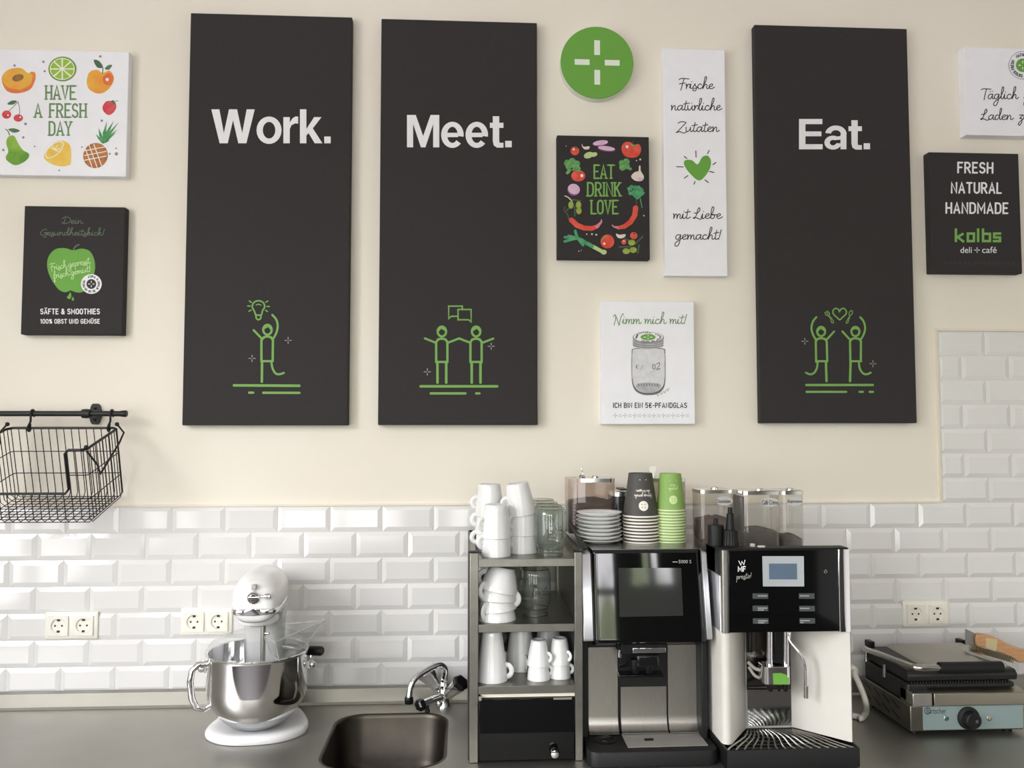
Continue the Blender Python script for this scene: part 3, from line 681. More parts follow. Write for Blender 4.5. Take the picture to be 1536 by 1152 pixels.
for t, a, b, y in (('HAVE', 332, 540, 474), ('A', 252, 296, 604), ('FRESH', 360, 618, 604), ('DAY', 356, 512, 733)): k.text(CAPS, t, (a, y), (b, y), 95, 13, 0, 0, gap=.24, serif=.13)
build('lettering', k, INKDG, o, flat=True)
k = Ink(on_wall(zoomed(0, 50, 4.8), CD+.0001))
k.poly(spline([(12, 320), (60, 262), (150, 250), (200, 285), (245, 280), (255, 315), (215, 375), (130, 405), (40, 385)], 4, True), 1, 0)
k.poly(spline([(14, 345), (60, 390), (140, 405), (215, 372), (255, 318), (248, 350), (215, 405), (130, 432), (50, 415)], 4, True), 2, 1); k.poly(spline([(218, 280), (250, 282), (255, 318), (228, 355), (235, 310)], 4, True), 2, 1); k.ell(130, 320, 42, 25, 3, 1, rot=-15)
k.ell(450, 257, 102, 90, 5, 0); k.ell(449, 257, 90, 79, 6, 1)
for i in range(8):
    t0, t1 = math.radians(i*45+4), math.radians(i*45+41); k.poly([(449+12*math.cos((t0+t1)/2), 257+10*math.sin((t0+t1)/2))]+[(449+84*math.cos(t0+(t1-t0)*j/5), 257+73*math.sin(t0+(t1-t0)*j/5)) for j in range(6)], 4, 2)
k.poly(spline([(625, 345), (645, 280), (700, 262), (738, 285), (790, 270), (820, 320), (800, 380), (750, 425), (695, 432), (640, 400)], 4, True), 1, 0); k.poly(spline([(740, 320), (780, 285), (818, 315), (800, 370), (755, 365)], 4, True), 2, 1); k.ell(772, 333, 12, 12, 6, 2)
k.line([(738, 290), (742, 250)], 7, 7, 1); k.poly(spline([(675, 193), (715, 200), (742, 245), (700, 245)], 4, True), 7, 1); k.poly(spline([(755, 255), (780, 230), (808, 230), (785, 262)], 4, True), 7, 1)
k.line([(62, 562), (100, 525), (130, 492)], 4, 7, 1, sm=3); k.line([(138, 592), (142, 545), (130, 492)], 4, 7, 1, sm=3); k.poly(spline([(52, 510), (85, 485), (122, 488), (95, 512)], 4, True), 7, 1)
k.ell(48, 585, 33, 30, 8, 0); k.ell(132, 610, 34, 26, 8, 0); k.ell(58, 590, 6, 6, 6, 1); k.ell(146, 604, 6, 6, 6, 1)
k.poly(spline([(740, 525), (770, 488), (825, 495), (837, 535), (812, 575), (778, 588), (745, 560)], 4, True), 8, 0); k.poly([(795, 490), (815, 480), (835, 505), (815, 510)], 7, 1); k.line([(825, 490), (850, 485)], 4, 7, 1)
k.poly(spline([(45, 790), (60, 745), (100, 738), (130, 790), (165, 840), (210, 870), (190, 915), (115, 950), (55, 920), (42, 890), (60, 850)], 4, True), 9, 0); k.line([(42, 690), (60, 708), (68, 732)], 7, 7, 1, sm=3); k.poly(spline([(60, 692), (100, 684), (144, 702), (100, 716)], 4, True), 7, 1)
k.poly(spline([(315, 885), (370, 805), (430, 772), (490, 790), (512, 840), (512, 930), (495, 950), (440, 958), (360, 935)], 4, True), 10, 0); k.ell(392, 838, 82, 40, 6, 1, rot=-42); k.ell(392, 838, 74, 34, 10, 2, rot=-42)
for a in (-30, 10, 60, 110, 150): k.line([(392, 838), (392+60*math.cos(math.radians(a))*.74, 838-60*math.sin(math.radians(a))*.6)], 5, 6, 3)
k.ell(688, 880, 88, 92, 11, 0, rot=30)
for i in range(-2, 3):
    k.line([(620+i*36+20, 800), (700+i*36, 965)], 6, 6, 1) if abs(i) < 2 else None
    k.line([(610, 880+i*34), (765, 850+i*34)], 6, 6, 1) if abs(i) < 2 else None
for ex, ey in ((690, 725), (710, 680), (770, 632), (820, 628), (855, 640), (850, 690), (838, 715), (795, 770), (725, 770)):
    k.poly([(742, 795), (735+(ex-740)*.4-8, 790+(ey-790)*.45), (ex, ey), (752+(ex-740)*.4, 790+(ey-790)*.42), (770, 785)], 12, 1)
for x, y, r in ((105, 232, 9), (313, 205, 9), (322, 273, 8), (722, 166, 9), (184, 652, 10), (168, 750, 9), (24, 840, 9), (733, 629, 9), (838, 868, 12), (790, 868, 7), (590, 819, 6), (250, 815, 6), (427, 987, 6), (836, 828, 6)): k.ell(x, y, r, r, 13, 0, n=12)
build('fruit_illustration', k, FR, o, flat=True)

# --- apple canvas
o = canvas([(36.5, 309), (187.5, 310.5), (184, 502), (31, 502)], 'charcoal canvas with a green apple advertising juices and smoothies', CANVAS_D)
k = Ink(on_wall(zoomed(0, 290, 4.8), CD+.0001))
k.text(SCRIPT, 'Dein', (448, 218), (596, 218), 22, 5, 0, 0, gap=-.05, sm=4); k.text(SCRIPT, 'Gesundheitskick!', (290, 302), (750, 302), 22, 5, 0, 0, gap=-.05, sm=4)
build('handwriting', k, INKOL, o, flat=True)
k = Ink(on_wall(zoomed(0, 290, 4.8), CD+.0001))
k.text(CAPS, 'SÄFTE & SMOOTHIES', (293, 868), (716, 868), 35, 7, 0, 0, gap=.3, sp=.4); k.text(CAPS, '100% OBST UND GEMÜSE', (293, 936), (716, 936), 29, 5.6, 0, 0, gap=.3, sp=.4)
build('lettering', k, INKW, o, flat=True)
k = Ink(on_wall(zoomed(0, 290, 4.8), CD+.0001))
k.poly(spline([(528, 410), (590, 398), (650, 420), (682, 490), (680, 570), (640, 670), (590, 712), (545, 712), (508, 700), (470, 712), (420, 690), (365, 610), (340, 530), (350, 455), (400, 402), (470, 395)], 4, True), 0, 0)
k.line([(530, 405), (545, 382), (568, 370)], 10, 2, 1, sm=3); k.poly(spline([(508, 712), (514, 745), (500, 762), (482, 750), (492, 735)], 4, True), 0, 1); k.poly(spline([(525, 745), (534, 765), (524, 773), (516, 764)], 4, True), 0, 1)
k.text(SCRIPT, 'Frisch gepresst,', (362, 556), (655, 502), 22, 5, 1, 2, gap=-.05, sm=4); k.text(SCRIPT, 'frisch gemixt!', (388, 612), (655, 562), 22, 5, 1, 2, gap=-.05, sm=4)
k.ell(658, 653, 75, 71, 3, 2); logo(k, 658, 653, 75, 4, 4, 3)
build('apple_illustration', k, [INKS, M('pale_green_print', '#b8d89a', .7), INKOL, INKW, INKB], o, flat=True)

# --- EAT DRINK LOVE
o = canvas([(835.5, 203), (974, 205), (974.5, 389), (836, 388.5)], 'black canvas with painted vegetables around the words Eat drink love', CANVAS_D)
k = Ink(on_wall(zoomed(820, 190, 5.488), CD+.0001))
for t, a, b, y in (('EAT', 392, 550, 425), ('DRINK', 338, 604, 570), ('LOVE', 368, 580, 716)): k.text(CAPS, t, (a, y), (b, y), 108, 14, 0, 0, gap=.24, serif=.13)
build('lettering', k, INKG, o, flat=True)
VG = [M('veg_red', '#d8402f', .7, col2='#e2604a', scale=50), M('veg_broccoli', '#4c8a4a', .7, col2='#78ad66', scale=90), M('veg_onion', '#d3abc9', .7, col2='#e1c3d9', scale=70), M('veg_purple', '#8c4a78', .7), M('veg_cream', '#ded0c0', .7, col2='#e8ddd2', scale=60),
      M('veg_leek', '#3f8f62', .7, col2='#58a873', scale=60), M('veg_pale_green', '#bccf8c', .7), M('veg_olive', '#8aa03c', .7, col2='#a3b452', scale=70), M('veg_dark_leaf', '#4a5b45', .7), M('veg_pink', '#d77f95', .7), INKW]
k = Ink(on_wall(zoomed(820, 190, 5.488), CD+.0001))
k.ell(232, 200, 36, 35, 0); k.ell(222, 188, 8, 8, 10, 1); k.poly([(225, 165), (250, 172), (262, 182), (240, 180)], 8, 1)
k.poly(spline([(290, 140), (305, 165), (352, 162), (345, 185), (312, 186), (292, 165)], 4, True), 4)
k.ell(442, 137, 64, 22, 3, 0, rot=-8); k.ell(442, 133, 62, 20, 2, 1, rot=-8); k.ell(492, 183, 72, 22, 3, 0, rot=7); k.ell(493, 178, 70, 18, 2, 1, rot=7)
k.ell(345, 235, 40, 25, 6, 0, rot=-20); k.ell(388, 230, 30, 18, 6, 1, rot=-15)
k.poly(spline([(615, 180), (640, 130), (690, 128), (715, 148), (760, 145), (778, 190), (750, 245), (690, 255), (640, 238)], 4, True), 0); k.ell(662, 166, 11, 12, 10, 1); k.poly([(690, 145), (720, 150), (745, 142), (735, 160), (705, 160)], 1, 1); k.line([(712, 148), (708, 120)], 6, 8, 1)
for cx, cy, r in ((170, 300, 28), (210, 288, 30), (250, 305, 26), (225, 330, 34), (258, 345, 22), (180, 330, 25), (620, 300, 26), (655, 290, 28), (625, 335, 28), (660, 325, 24)): k.ell(cx, cy, r, r, 1, 0, n=14)
k.line([(200, 345), (170, 380)], 26, 1, 0); k.line([(655, 330), (690, 348)], 24, 1, 0)
k.ell(260, 405, 58, 46, 0, 1); k.ell(290, 403, 12, 13, 10, 2); k.line([(240, 368), (285, 365)], 8, 1, 2)
k.poly(spline([(695, 410), (725, 375), (755, 365), (760, 325), (772, 325), (775, 365), (800, 410), (785, 445), (730, 445)], 4, True), 4); k.ell(772, 430, 24, 14, 2, 1)
k.ell(222, 520, 52, 50, 3, 0, rot=20); k.ell(224, 514, 50, 42, 2, 1, rot=20)
k.line([(150, 570), (175, 580), (205, 610)], 8, 4, 0)
for a in range(0, 100, 13):
    t = math.radians(150-a*1.5); k.line([(745, 595), (735+70*math.cos(t), 565-85*math.sin(t)*.9)], 11, 5, 0)
for x, y in ((680, 510), (700, 495), (725, 500), (755, 500), (780, 520), (785, 545), (690, 550), (715, 540), (745, 535)): k.ell(x, y, 18, 15, 5, 1, n=10)
k.line([(770, 590), (785, 665)], 8, 5, 0); k.line([(735, 600), (742, 655)], 5, 8, 0)
for x, y in ((200, 645), (262, 645), (265, 692)): k.ell(x, y, 22, 30, 7, 1)
for p in ([(215, 600), (278, 612)], [(165, 690), (195, 660)], [(232, 655), (232, 735)], [(185, 585), (215, 615)]): k.line(p, 12, 8, 0)
k.line([(185, 765), (170, 720), (145, 690), (150, 660)], 9, 8, 0, sm=4)
for pts in ([(205, 770, 44), (250, 812, 44), (310, 835, 42), (370, 838, 40), (415, 822, 32), (450, 785, 16), (450, 762, 8)], [(732, 670, 44), (725, 730, 44), (690, 785, 42), (640, 822, 38), (595, 832, 28), (555, 825, 14), (535, 808, 8)]):
    for a, b in zip(pts, pts[1:]):
        for j in range(5):
            t = j/5; k.ell(a[0]+(b[0]-a[0])*t, a[1]+(b[1]-a[1])*t, (a[2]+(b[2]-a[2])*t)/2, (a[2]+(b[2]-a[2])*t)/2, 0 if b[2] > 20 else 9, 1, n=12)
for e in ((150, 910), (148, 945), (180, 900), (235, 858), (300, 975)): k.line([(340, 965), (260, 920), e], 22, 5, 0, sm=3)
k.line([(330, 960), (470, 1035)], 30, 6, 1); k.ell(470, 1033, 24, 20, 6, 1); k.line([(325, 958), (375, 985)], 30, 5, 2)
k.ell(500, 945, 56, 57, 0, 0); k.ell(475, 963, 9, 9, 10, 1); k.line([(455, 930), (490, 900)], 8, 1, 1)
k.poly(spline([(572, 880), (600, 890), (648, 885), (640, 910), (605, 920), (578, 905)], 4, True), 4); k.ell(717, 897, 30, 29, 0); k.ell(720, 882, 10, 8, 8, 1); k.ell(635, 950, 20, 20, 0); k.ell(636, 942, 6, 5, 10, 1)
for x, y in ((700, 955), (655, 1025), (712, 1015)): k.ell(x, y, 30, 24, 7, 1)
for p in ([(600, 990), (690, 988)], [(760, 975), (750, 1040)], [(640, 925), (690, 940)], [(730, 965), (790, 905)]): k.line(p, 13, 8, 0)
for x, y, r in ((770, 270, 8), (373, 885, 8), (408, 890, 8), (740, 280, 5), (330, 885, 6), (265, 1025, 5), (285, 1018, 4), (800, 733, 6), (160, 160, 4)): k.ell(x, y, r, r, 4, 0, n=8)
build('vegetable_illustration', k, VG, o, flat=True)

# --- Frische natürliche Zutaten
o = canvas([(993.5, 73.5), (1089, 73), (1090, 414), (998, 414.5)], 'narrow white canvas with black handwriting and a green heart', CANVAS_W)
k = Ink(on_wall(zoomed(980, 60, 3.2), CD+.0001))
for t, a, b, y, h in (('Frische', 120, 290, 234, 23), ('natürliche', 84, 326, 337, 23), ('Zutaten', 110, 314, 440, 23), ('mit Liebe', 94, 328, 857, 23), ('gemacht!', 104, 324, 957, 23)):
    k.text(SCRIPT, t, (a, y), (b, y), h, 4.2, 0, 0, gap=-.05, sm=4, sp=.55)
    build('handwriting', k, INKB, o, flat=True); k = Ink(on_wall(zoomed(980, 60, 3.2), CD+.0001))
k.poly(spline([(212, 597), (235, 562), (262, 556), (277, 585), (265, 630), (222, 675), (175, 640), (148, 600), (152, 578), (185, 577)], 4, True), 0)
for a, b in (((204, 533), (205, 562)), ((268, 530), (260, 546)), ((300, 588), (286, 598)), ((291, 636), (270, 631)), ((264, 684), (248, 672)), ((200, 679), (195, 692)), ((166, 651), (149, 663)), ((143, 609), (112, 608)), ((161, 569), (148, 559))): k.line([a, b], 4.5, 1)
build('heart_illustration', k, [INKS, INKB], o, flat=True)

# --- Nimm mich mit
o = canvas([(901.5, 450.5), (1041.5, 453), (1042.5, 636.5), (902.5, 636.5)], 'white canvas with a drawing of a lidded glass jar and green handwriting', CANVAS_W)
k = Ink(on_wall(zoomed(890, 440, 5.488), CD+.0001))
k.text(SCRIPT, 'Nimm mich mit!', (165, 250), (765, 250), 38, 6.5, 0, 0, gap=-.05, sm=5, sp=.6)
build('handwriting', k, INKDG, o, flat=True)
k = Ink(on_wall(zoomed(890, 440, 5.488), CD+.0001))
k.text(CAPS, 'ICH BIN EIN 5€-PFANDGLAS', (165, 941), (768, 941), 38, 7, 0, 0, gap=.3, sp=.42)
build('lettering', k, INKB, o, flat=True)
k = Ink(on_wall(zoomed(890, 440, 5.488), CD+.0001))
for i in range(16):
    x = 183+i*39.4
    if i % 2 == 0: k.sparkle(x, 1007, 17, 5, 2)
    else:
        for a, b in ((1, 1), (-1, 1), (1, -1), (-1, -1)): k.line([(x+a*4, 1007+b*4), (x+a*11, 1007+b*11)], 4, 2)
build('ornament', k, [INKDG, INKB, INKGR], o, flat=True)
k = Ink(on_wall(zoomed(890, 440, 5.488), CD+.0001))
JM = [M('jar_print_light', '#d4d4d6', .7, col2='#e0e0e1', scale=60), M('jar_print_mid', '#a9a9ab', .7, col2='#bdbdbf', scale=60), M('jar_print_dark', '#6c6c70', .7), INKW, INKS, INKB, INKDG]
k.poly(spline([(330, 455), (315, 490), (312, 600), (318, 730), (345, 800), (400, 832), (455, 838), (520, 830), (570, 795), (592, 730), (595, 600), (592, 490), (578, 455), (455, 448)], 4, True), 2, 0)
k.poly(spline([(336, 460), (322, 492), (320, 600), (326, 725), (355, 788), (405, 815), (455, 818), (510, 812), (560, 780), (584, 725), (587, 600), (584, 492), (570, 460), (455, 456)], 4, True), 0, 1)
k.poly(spline([(365, 745), (455, 735), (540, 745), (555, 775), (510, 810), (455, 815), (400, 812), (352, 780)], 4, True), 1, 2)
k.line([(318, 500), (318, 700)], 7, 1, 2); k.line([(588, 500), (588, 700)], 7, 1, 2)
k.line([(362, 590), (352, 605), (362, 618)], 7, 2, 3, sm=3); k.line([(410, 590), (390, 630)], 6, 1, 3); k.line([(488, 590), (490, 620), (508, 620), (506, 588), (488, 590)], 6, 2, 3, sm=3); k.line([(520, 585), (540, 570), (545, 590), (522, 625), (550, 618)], 6, 2, 3, sm=3); k.line([(470, 650), (548, 622)], 5, 1, 3)
for i in range(8): k.line([(370+i*22, 745), (378+i*22, 762)], 6, 2, 3)
k.poly([(324, 365)]+arc(452, 415, 128, 34, 180, 0, 14)[::-1][::-1][:0]+[(324, 425)]+[(x, 860-y) for x, y in arc(452, 430, 126, 24, 180, 360, 16)][:0]+spline([(330, 440), (390, 455), (455, 458), (520, 455), (575, 440)], 4)+[(580, 365)], 1, 2)
for y in (395, 412, 428): k.line(spline([(328, y-2), (390, y+14), (455, y+18), (520, y+14), (577, y-2)], 4), 4, 2, 3)
k.ell(452, 362, 128, 45, 2, 3); k.ell(452, 360, 122, 41, 3, 4); k.ell(450, 361, 62, 25, 4, 5)
for i, ch in enumerate('NATURAL'):
    x = 375+i*16; y = 330-6*math.sin(PI*(i+.5)/7); k.text(CAPS, ch, (x, y+4), (x+9, y+4), 13, 3, 5, 5)
for i, ch in enumerate('HANDMADE'):
    t = math.radians(50-i*13); x = 452+100*math.cos(t); y = 362-32*math.sin(t); k.text(CAPS, ch, (x-4, y+5), (x+5, y+5), 11, 3, 5, 5)
for i, ch in enumerate('KOLBS DELI'):
    if ch != ' ': x = 398+i*13; y = 391+5*math.sin(PI*(i+.5)/10); k.text(CAPS, ch, (x, y+4), (x+8, y+4), 10, 3, 5, 5)
for i, ch in enumerate('FRESH'): k.text(CAPS, ch, (348+i*3, 376-i*8), (359+i*3, 374-i*8), 10, 3, 5, 5)
for a, b in ((1, 0), (-1, 0), (0, 1), (0, -1)): k.line([(450+a*14, 361+b*7), (450+a*38, 361+b*16)], 9 if a == 0 else 6, 3, 6, cap=False)
for x, y in ((530, 838), (560, 825), (585, 812), (610, 795)): k.line([(x-8, y-8), (x+2, y+8), (x+12, y-14)], 4, 6, 4)
build('jar_illustration', k, JM, o, flat=True)

# --- Täglich
o = canvas([(1445, 71.5), (1612, 73), (1612, 207), (1450, 201)], 'white canvas cut by the right edge with black handwriting under a green round stamp', CANVAS_W, d=.03)
k = Ink(on_wall(zoomed(1376, 50, 7.2), .0301))
k.text(SCRIPT, 'Täglich', (690, 708), (1085, 708), 52, 9.5, 0, 0, gap=-.05, sm=5); k.text(SCRIPT, 'Laden', (685, 932), (1030, 932), 50, 9.5, 0, 0, gap=-.05, sm=5); k.text(SCRIPT, 'zu', (1095, 928), (1215, 928), 50, 9.5, 0, 0, gap=-.05, sm=5)
k.text(SCRIPT, 'f', (1150, 708), (1200, 708), 52, 9.5, 0, 0, gap=-.05, sm=5)
build('lettering', k, INKB, o, flat=True)
k = Ink(on_wall(zoomed(1376, 50, 7.2), .0301))
k.ring(1137, 345, 150, 150, 4, 2); logo(k, 1137, 345, 156, 0, 2, 1, tw=.045)
build('stamp', k, [INKS, INKW, INKB], o, flat=True)

# --- FRESH NATURAL HANDMADE
o = canvas([(1393, 228), (1527.5, 230.5), (1534, 410.5), (1397.5, 409)], 'charcoal canvas reading Fresh natural handmade above a green wordmark', CANVAS_D, d=.025)
k = Ink(on_wall(zoomed(1376, 210, 5.486), .0252))
for t, a, b, y in (('FRESH', 335, 618, 269), ('NATURAL', 282, 688, 435), ('HANDMADE', 238, 742, 601)):
    k.text(CAPS, t, (a, y-1), (b, y+2), 82, 14.5, 0, 0, gap=.28); build('lettering', k, INKW, o, flat=True); k = Ink(on_wall(zoomed(1376, 210, 5.486), .0252))
block_text(k, 'deli', (355, 880, 448, 930), None, 0, 0, .0); block_text(k, 'café', (533, 878, 652, 930), None, 0, 0, .0); k.sparkle(491, 906, 20, 6, 0)
build('lettering', k, INKW, o, flat=True)
k = Ink(on_wall(zoomed(1376, 210, 5.486), .0252))
for pts in ([(317, 728), (317, 840)], [(380, 770), (330, 798), (384, 840)], [(415, 770), (465, 770), (465, 832), (415, 832), (415, 770)], [(500, 728), (500, 840)], [(540, 728), (540, 832), (597, 832), (597, 772), (540, 772)], [(690, 770), (632, 770), (632, 802), (680, 802), (680, 832), (620, 832)]): k.line(pts, 20, 0, 0, cap=False)
build('wordmark', k, INKG, o, flat=True)
k = Ink(on_wall(zoomed(1376, 210, 5.486), .0252))
for i in range(15):
    x = 230+i*40
    if i % 2 == 0: k.sparkle(x, 1015, 15, 4, 0)
    else:
        for a, b in ((1, 1), (-1, 1), (1, -1), (-1, -1)): k.line([(x+a*4, 1015+b*4), (x+a*11, 1015+b*11)], 4, 0)
build('ornament', k, M('faint_print', '#4c4b49', .8), o, flat=True)

# ---------------------------------------------------------------- rail, hooks, basket
RD = .055
rz_ = W(100, 620.5, RD).z; rx1 = X(188, RD, 620)
rl = thing('wall_rail', 'black iron rail with scalloped wall bracket above the wire basket', 'rail', (rx1-.4, -RD, rz_))
build('bar', MB().tube([(RX0+.9, -RD, rz_), (rx1, -RD, rz_)], .0078, 14), IRON, rl)
build('end_cap', MB().lathe([(0, -.012), (.0085, -.012), (.0098, 0), (.0085, .004), (0, .004)], (rx1, -RD, rz_), 16, axis='x'), IRON, rl)
for bx_ in (X(143, 0, 620), X(143, 0, 620)-.62):
    sc_ = []
    for j in range(48):
        t = 2*PI*j/48; r_ = 1+.10*abs(math.cos(3*t)); sc_.append((bx_+.0165*r_*math.cos(t), rz_+.029*r_*math.sin(t)))
    mb = MB().prism(sc_, 'y', PY-.0001, -.002)
    mb.ball((bx_, -.003, rz_+.017), .004, 6); mb.ball((bx_, -.003, rz_-.017), .004, 6)
    b_ = build('bracket', mb, IRON, rl)
    build('arm', MB().tube([(bx_, -.001, rz_), (bx_, -RD, rz_)], .006, 10).lathe([(.0125, -.011), (.0135, 0), (.0125, .011)], (bx_, -RD, rz_), 16, axis='x', caps=True), IRON, b_)
BZ = W(100, 642, .062).z                    # height of the basket's rear rim
def hook(px, label):
    x = X(px, RD, 620)
    r = thing('rail_hook', label, 'hook', (x, -RD, rz_), group='hooks on the rail')
    pth = [(x, -RD+.0105*math.cos(t), rz_+.0105*math.sin(t)) for t in [math.radians(a) for a in range(-60, 181, 24)]]
    pth = pth[::-1]
    p = [(x, -RD+.0105*math.cos(math.radians(a)), rz_+.0105*math.sin(math.radians(a))) for a in range(-50, 190, 20)]
    p += [(x, -RD-.010, rz_-.02), (x-.003, -.064, BZ+.012), (x-.004, -.072, BZ), (x-.004, -.068, BZ-.0075), (x-.004, -.060, BZ-.008), (x-.005, -.055, BZ), (x-.006, -.057, BZ+.008)]
    mb = MB().tube(spline(p, 3), .003, 8).ball((x-.006, -.057, BZ+.009), .0042, 7)
    build('hook_body', mb, IRON, r)
hook(49, 'black hook on the rail holding the left end of the wire basket')
hook(168, 'black hook on the rail holding the right end of the wire basket')
bx0, bx1 = X(13, .062, 642), X(177, .062, 642); bw = bx1-bx0
bk = thing('wire_basket', 'black wire storage basket with a cut-out front hanging from the rail', 'basket', ((bx0+bx1)/2, -.062, BZ))
# local frame of the basket: u across, v towards the room, w up; hangs tipped forward
TL = Matrix.Rotation(math.radians(16), 4, 'X')
def B(u, v, w): return Vector(((bx0+bx1)/2+u, -.062, BZ)) + (TL @ Vector((u*0, -v, w)))
h_ = bw/2; DP, HB = .205, .200
def path(pts): return [B(*p) for p in pts]
mb = MB()
mb.tube(path(spline([(-h_, DP*.5, 0), (-h_, .012, 0), (-h_+.012, 0, 0), (h_-.012, 0, 0), (h_, .012, 0), (h_, DP*.5, 0)], 1)), .0036, 8)
cw, cl = h_-.052, -.118
for s_ in (-1, 1): mb.tube(path([(s_*h_, DP*.5, 0), (s_*h_, DP-.012, 0), (s_*(h_-.012), DP, 0), (s_*(cw+.01), DP, 0), (s_*cw, DP, -.01), (s_*cw, DP, cl+.012), (s_*(cw-.010), DP, cl), (0, DP, cl)]), .0036, 8)
build('rim', mb, IRON, bk)
mb = MB(); nw = 15; wr = .0013
for i in range(nw):
    u = -h_+.006+(bw-.012)*i/(nw-1); top = 0 if abs(u) > cw else cl
    mb.tube(path([(u, 0, 0), (u, .0, -HB+.012), (u, .012, -HB), (u, DP-.012, -HB), (u, DP, -HB+.012), (u, DP, top)]), wr, 5)
build('long_wires', mb, IRON, bk)
mb = MB(); nv = 11
for i in range(nv):
    v = .008+(DP-.016)*i/(nv-1)
    mb.tube(path([(-h_, v, 0), (-h_, v, -HB+.012), (-h_+.012, v, -HB), (h_-.012, v, -HB), (h_, v, -HB+.012), (h_, v, 0)]), wr, 5)
build('cross_wires', mb, IRON, bk)
mb = MB()
for w in (-.068, -.132):
    a = [(-cw, DP, w), (-h_+.006, DP, w), (-h_, DP-.006, w), (-h_, .006, w), (-h_+.006, 0, w), (h_-.006, 0, w), (h_, .006, w), (h_, DP-.006, w), (h_-.006, DP, w), (cw, DP, w)]
    mb.tube(path(a), .0014, 5)
mb.tube(path([(-h_+.004, DP, -.16), (h_-.004, DP, -.16)]), .0014, 5)
build('hoops', mb, IRON, bk)
for s_ in (-1, 1):
    mb = MB(); e = s_*h_
    mb.tube(path([(e, .004, .012), (e+s_*.020, .012, -.010), (e+s_*.012, .03, -.035), (e+s_*.018, DP-.03, -.075), (e+s_*.022, DP-.012, -.045), (e, DP-.006, -.004)]), .0027, 7)
    mb.ball(B(e, .004, .012), .006, 8); mb.ball(B(e, DP-.006, .006), .0055, 8)
    build('side_handle', mb, IRON, bk)
# ---------------------------------------------------------------- stand mixer (local frame: front = -y, bowl centre at the origin)
mxp = W(386, 1040, .24)
mx_ = thing('stand_mixer', 'white stand mixer with polished steel bowl and clear splash guard on the steel worktop', 'stand mixer', (mxp.x, -.24, ZC), math.radians(5))
def blob(pts, z, sc=1.0): return [(x*sc, y*sc, z) for x, y in pts]
plan = spline([(0, -.084), (.07, -.072), (.118, -.03), (.128, .02), (.112, .09), (.085, .15), (.05, .172), (0, .176), (-.05, .172), (-.085, .15), (-.112, .09), (-.128, .02), (-.118, -.03), (-.07, -.072)], 5, True)
mb = MB().rings([blob(plan, .001, .985), blob(plan, .005, 1.0), blob(plan, .012, 1.0), blob(plan, .018, .975), blob(plan, .022, .92), blob(plan, .0235, .80), blob(plan, .0235, .6)])
build('base', mb, WHITE, mx_, local=True, angle=60)
build('foot_ring', MB().rings([blob(plan, 0, .95), blob(plan, .002, .95)]), BLACKP, mx_, local=True)
def sect(y, hw, z0, z1, e=2.6, n=28, tw=.93, tp=.16):
    zc, hh = (z0+z1)/2, (z1-z0)/2; r = []
    for j in range(n):
        t = 2*PI*j/n; c, s_ = math.cos(t), math.sin(t)
        up = max(0, s_); r.append((hw*tw*(1-tp*up**1.5)*math.copysign(abs(c)**(2/e), c), y, zc+hh*math.copysign(abs(s_)**(2/e), s_)))
    return r
hd = [(-.083, .030, .310, .345), (-.081, .044, .303, .370), (-.072, .055, .297, .387), (-.05, .063, .294, .401), (-.01, .068, .292, .410), (.05, .069, .291, .412), (.11, .066, .292, .408), (.155, .058, .296, .404), (.185, .044, .308, .388), (.198, .026, .324, .37), (.202, .008, .34, .356)]
mb = MB().rings([sect(*q) for q in hd]); build('head', mb, WHITE, mx_, local=True, angle=70)
mb = MB().rings([sect(y, hw, z0, z1, 3) for y, hw, z0, z1 in [(-.086, .028, .318, .334), (-.0835, .047, .317, .335)]]+[[(x*(1.012), y+(-.0008), z) for x, y, z in r] for r in [sect(-.074, .0555, .317, .335, 6), sect(-.05, .0635, .317, .335, 6), sect(-.01, .0685, .317, .335, 6), sect(.05, .0695, .317, .335, 6), sect(.10, .067, .317, .335, 6)]])
build('band', mb, CHROME, mx_, local=True)
mb = MB().lathe([(0, -.089), (.0125, -.089), (.0150, -.087), (.0155, -.07), (.0155, -.06)], (0, 0, .362), 28, axis='y'); hb = build('hub_cap', mb, CHROME, mx_, local=True)
mb = MB().lathe([(0, -.0905), (.0095, -.0905), (.011, -.088)], (0, 0, .362), 24, axis='y').box(-.0125, .0125, -.0935, -.0885, .3595, .3645); build('hub_face', mb, CHROME, hb, local=True, bevel=.0008)
mb = MB().tube([(.014, -.08, .363), (.03, -.083, .364)], .0035, 10).lathe([(.006, -.008), (.0075, -.004), (.0075, .006), (.005, .008)], (.034, -.083, .364), 16, axis='x', caps=True); build('attachment_knob', mb, CHROME, mx_, local=True)
build('hub_badge', MB().box(-.0055, .0055, -.0835, -.07, .3805, .3935), STEEL, mx_, local=True, bevel=.001)
mb = MB().rings([[(x, y, z) for x, y in rrect(-hw, hw, y0, y1, .03, 5)] for z, hw, y0, y1 in ((.028, .075, .07, .172), (.06, .058, .085, .165), (.12, .05, .09, .165), (.22, .05, .085, .168), (.262, .052, .06, .172), (.30, .056, .02, .175))])
build('column', mb, WHITE, mx_, local=True, angle=60)
mb = MB().lathe([(.050, .305), (.052, .292), (.048, .284), (.030, .281), (.024, .276), (0, .276)], (0, 0, 0), 32); build('planetary', mb, WHITE, mx_, local=True)
mb = MB().tube([(.012, 0, .277), (.012, 0, .10)], .0065, 12).tube([(.012, 0, .254), (.028, -.006, .254)], .003, 8); build('beater_shaft', mb, STEEL, mx_, local=True)
bo = MB().lathe([(.122, .2125), (.1265, .2145), (.1280, .2125), (.1265, .210), (.1255, .205), (.1255, .125), (.1240, .108), (.119, .090), (.110, .074), (.0985, .0605)], (0, 0, 0), 64)
bo.lathe([(.122, .2125), (.1225, .125), (.115, .09), (.10, .065), (.08, .048), (0, .045)], (0, 0, 0), 64)
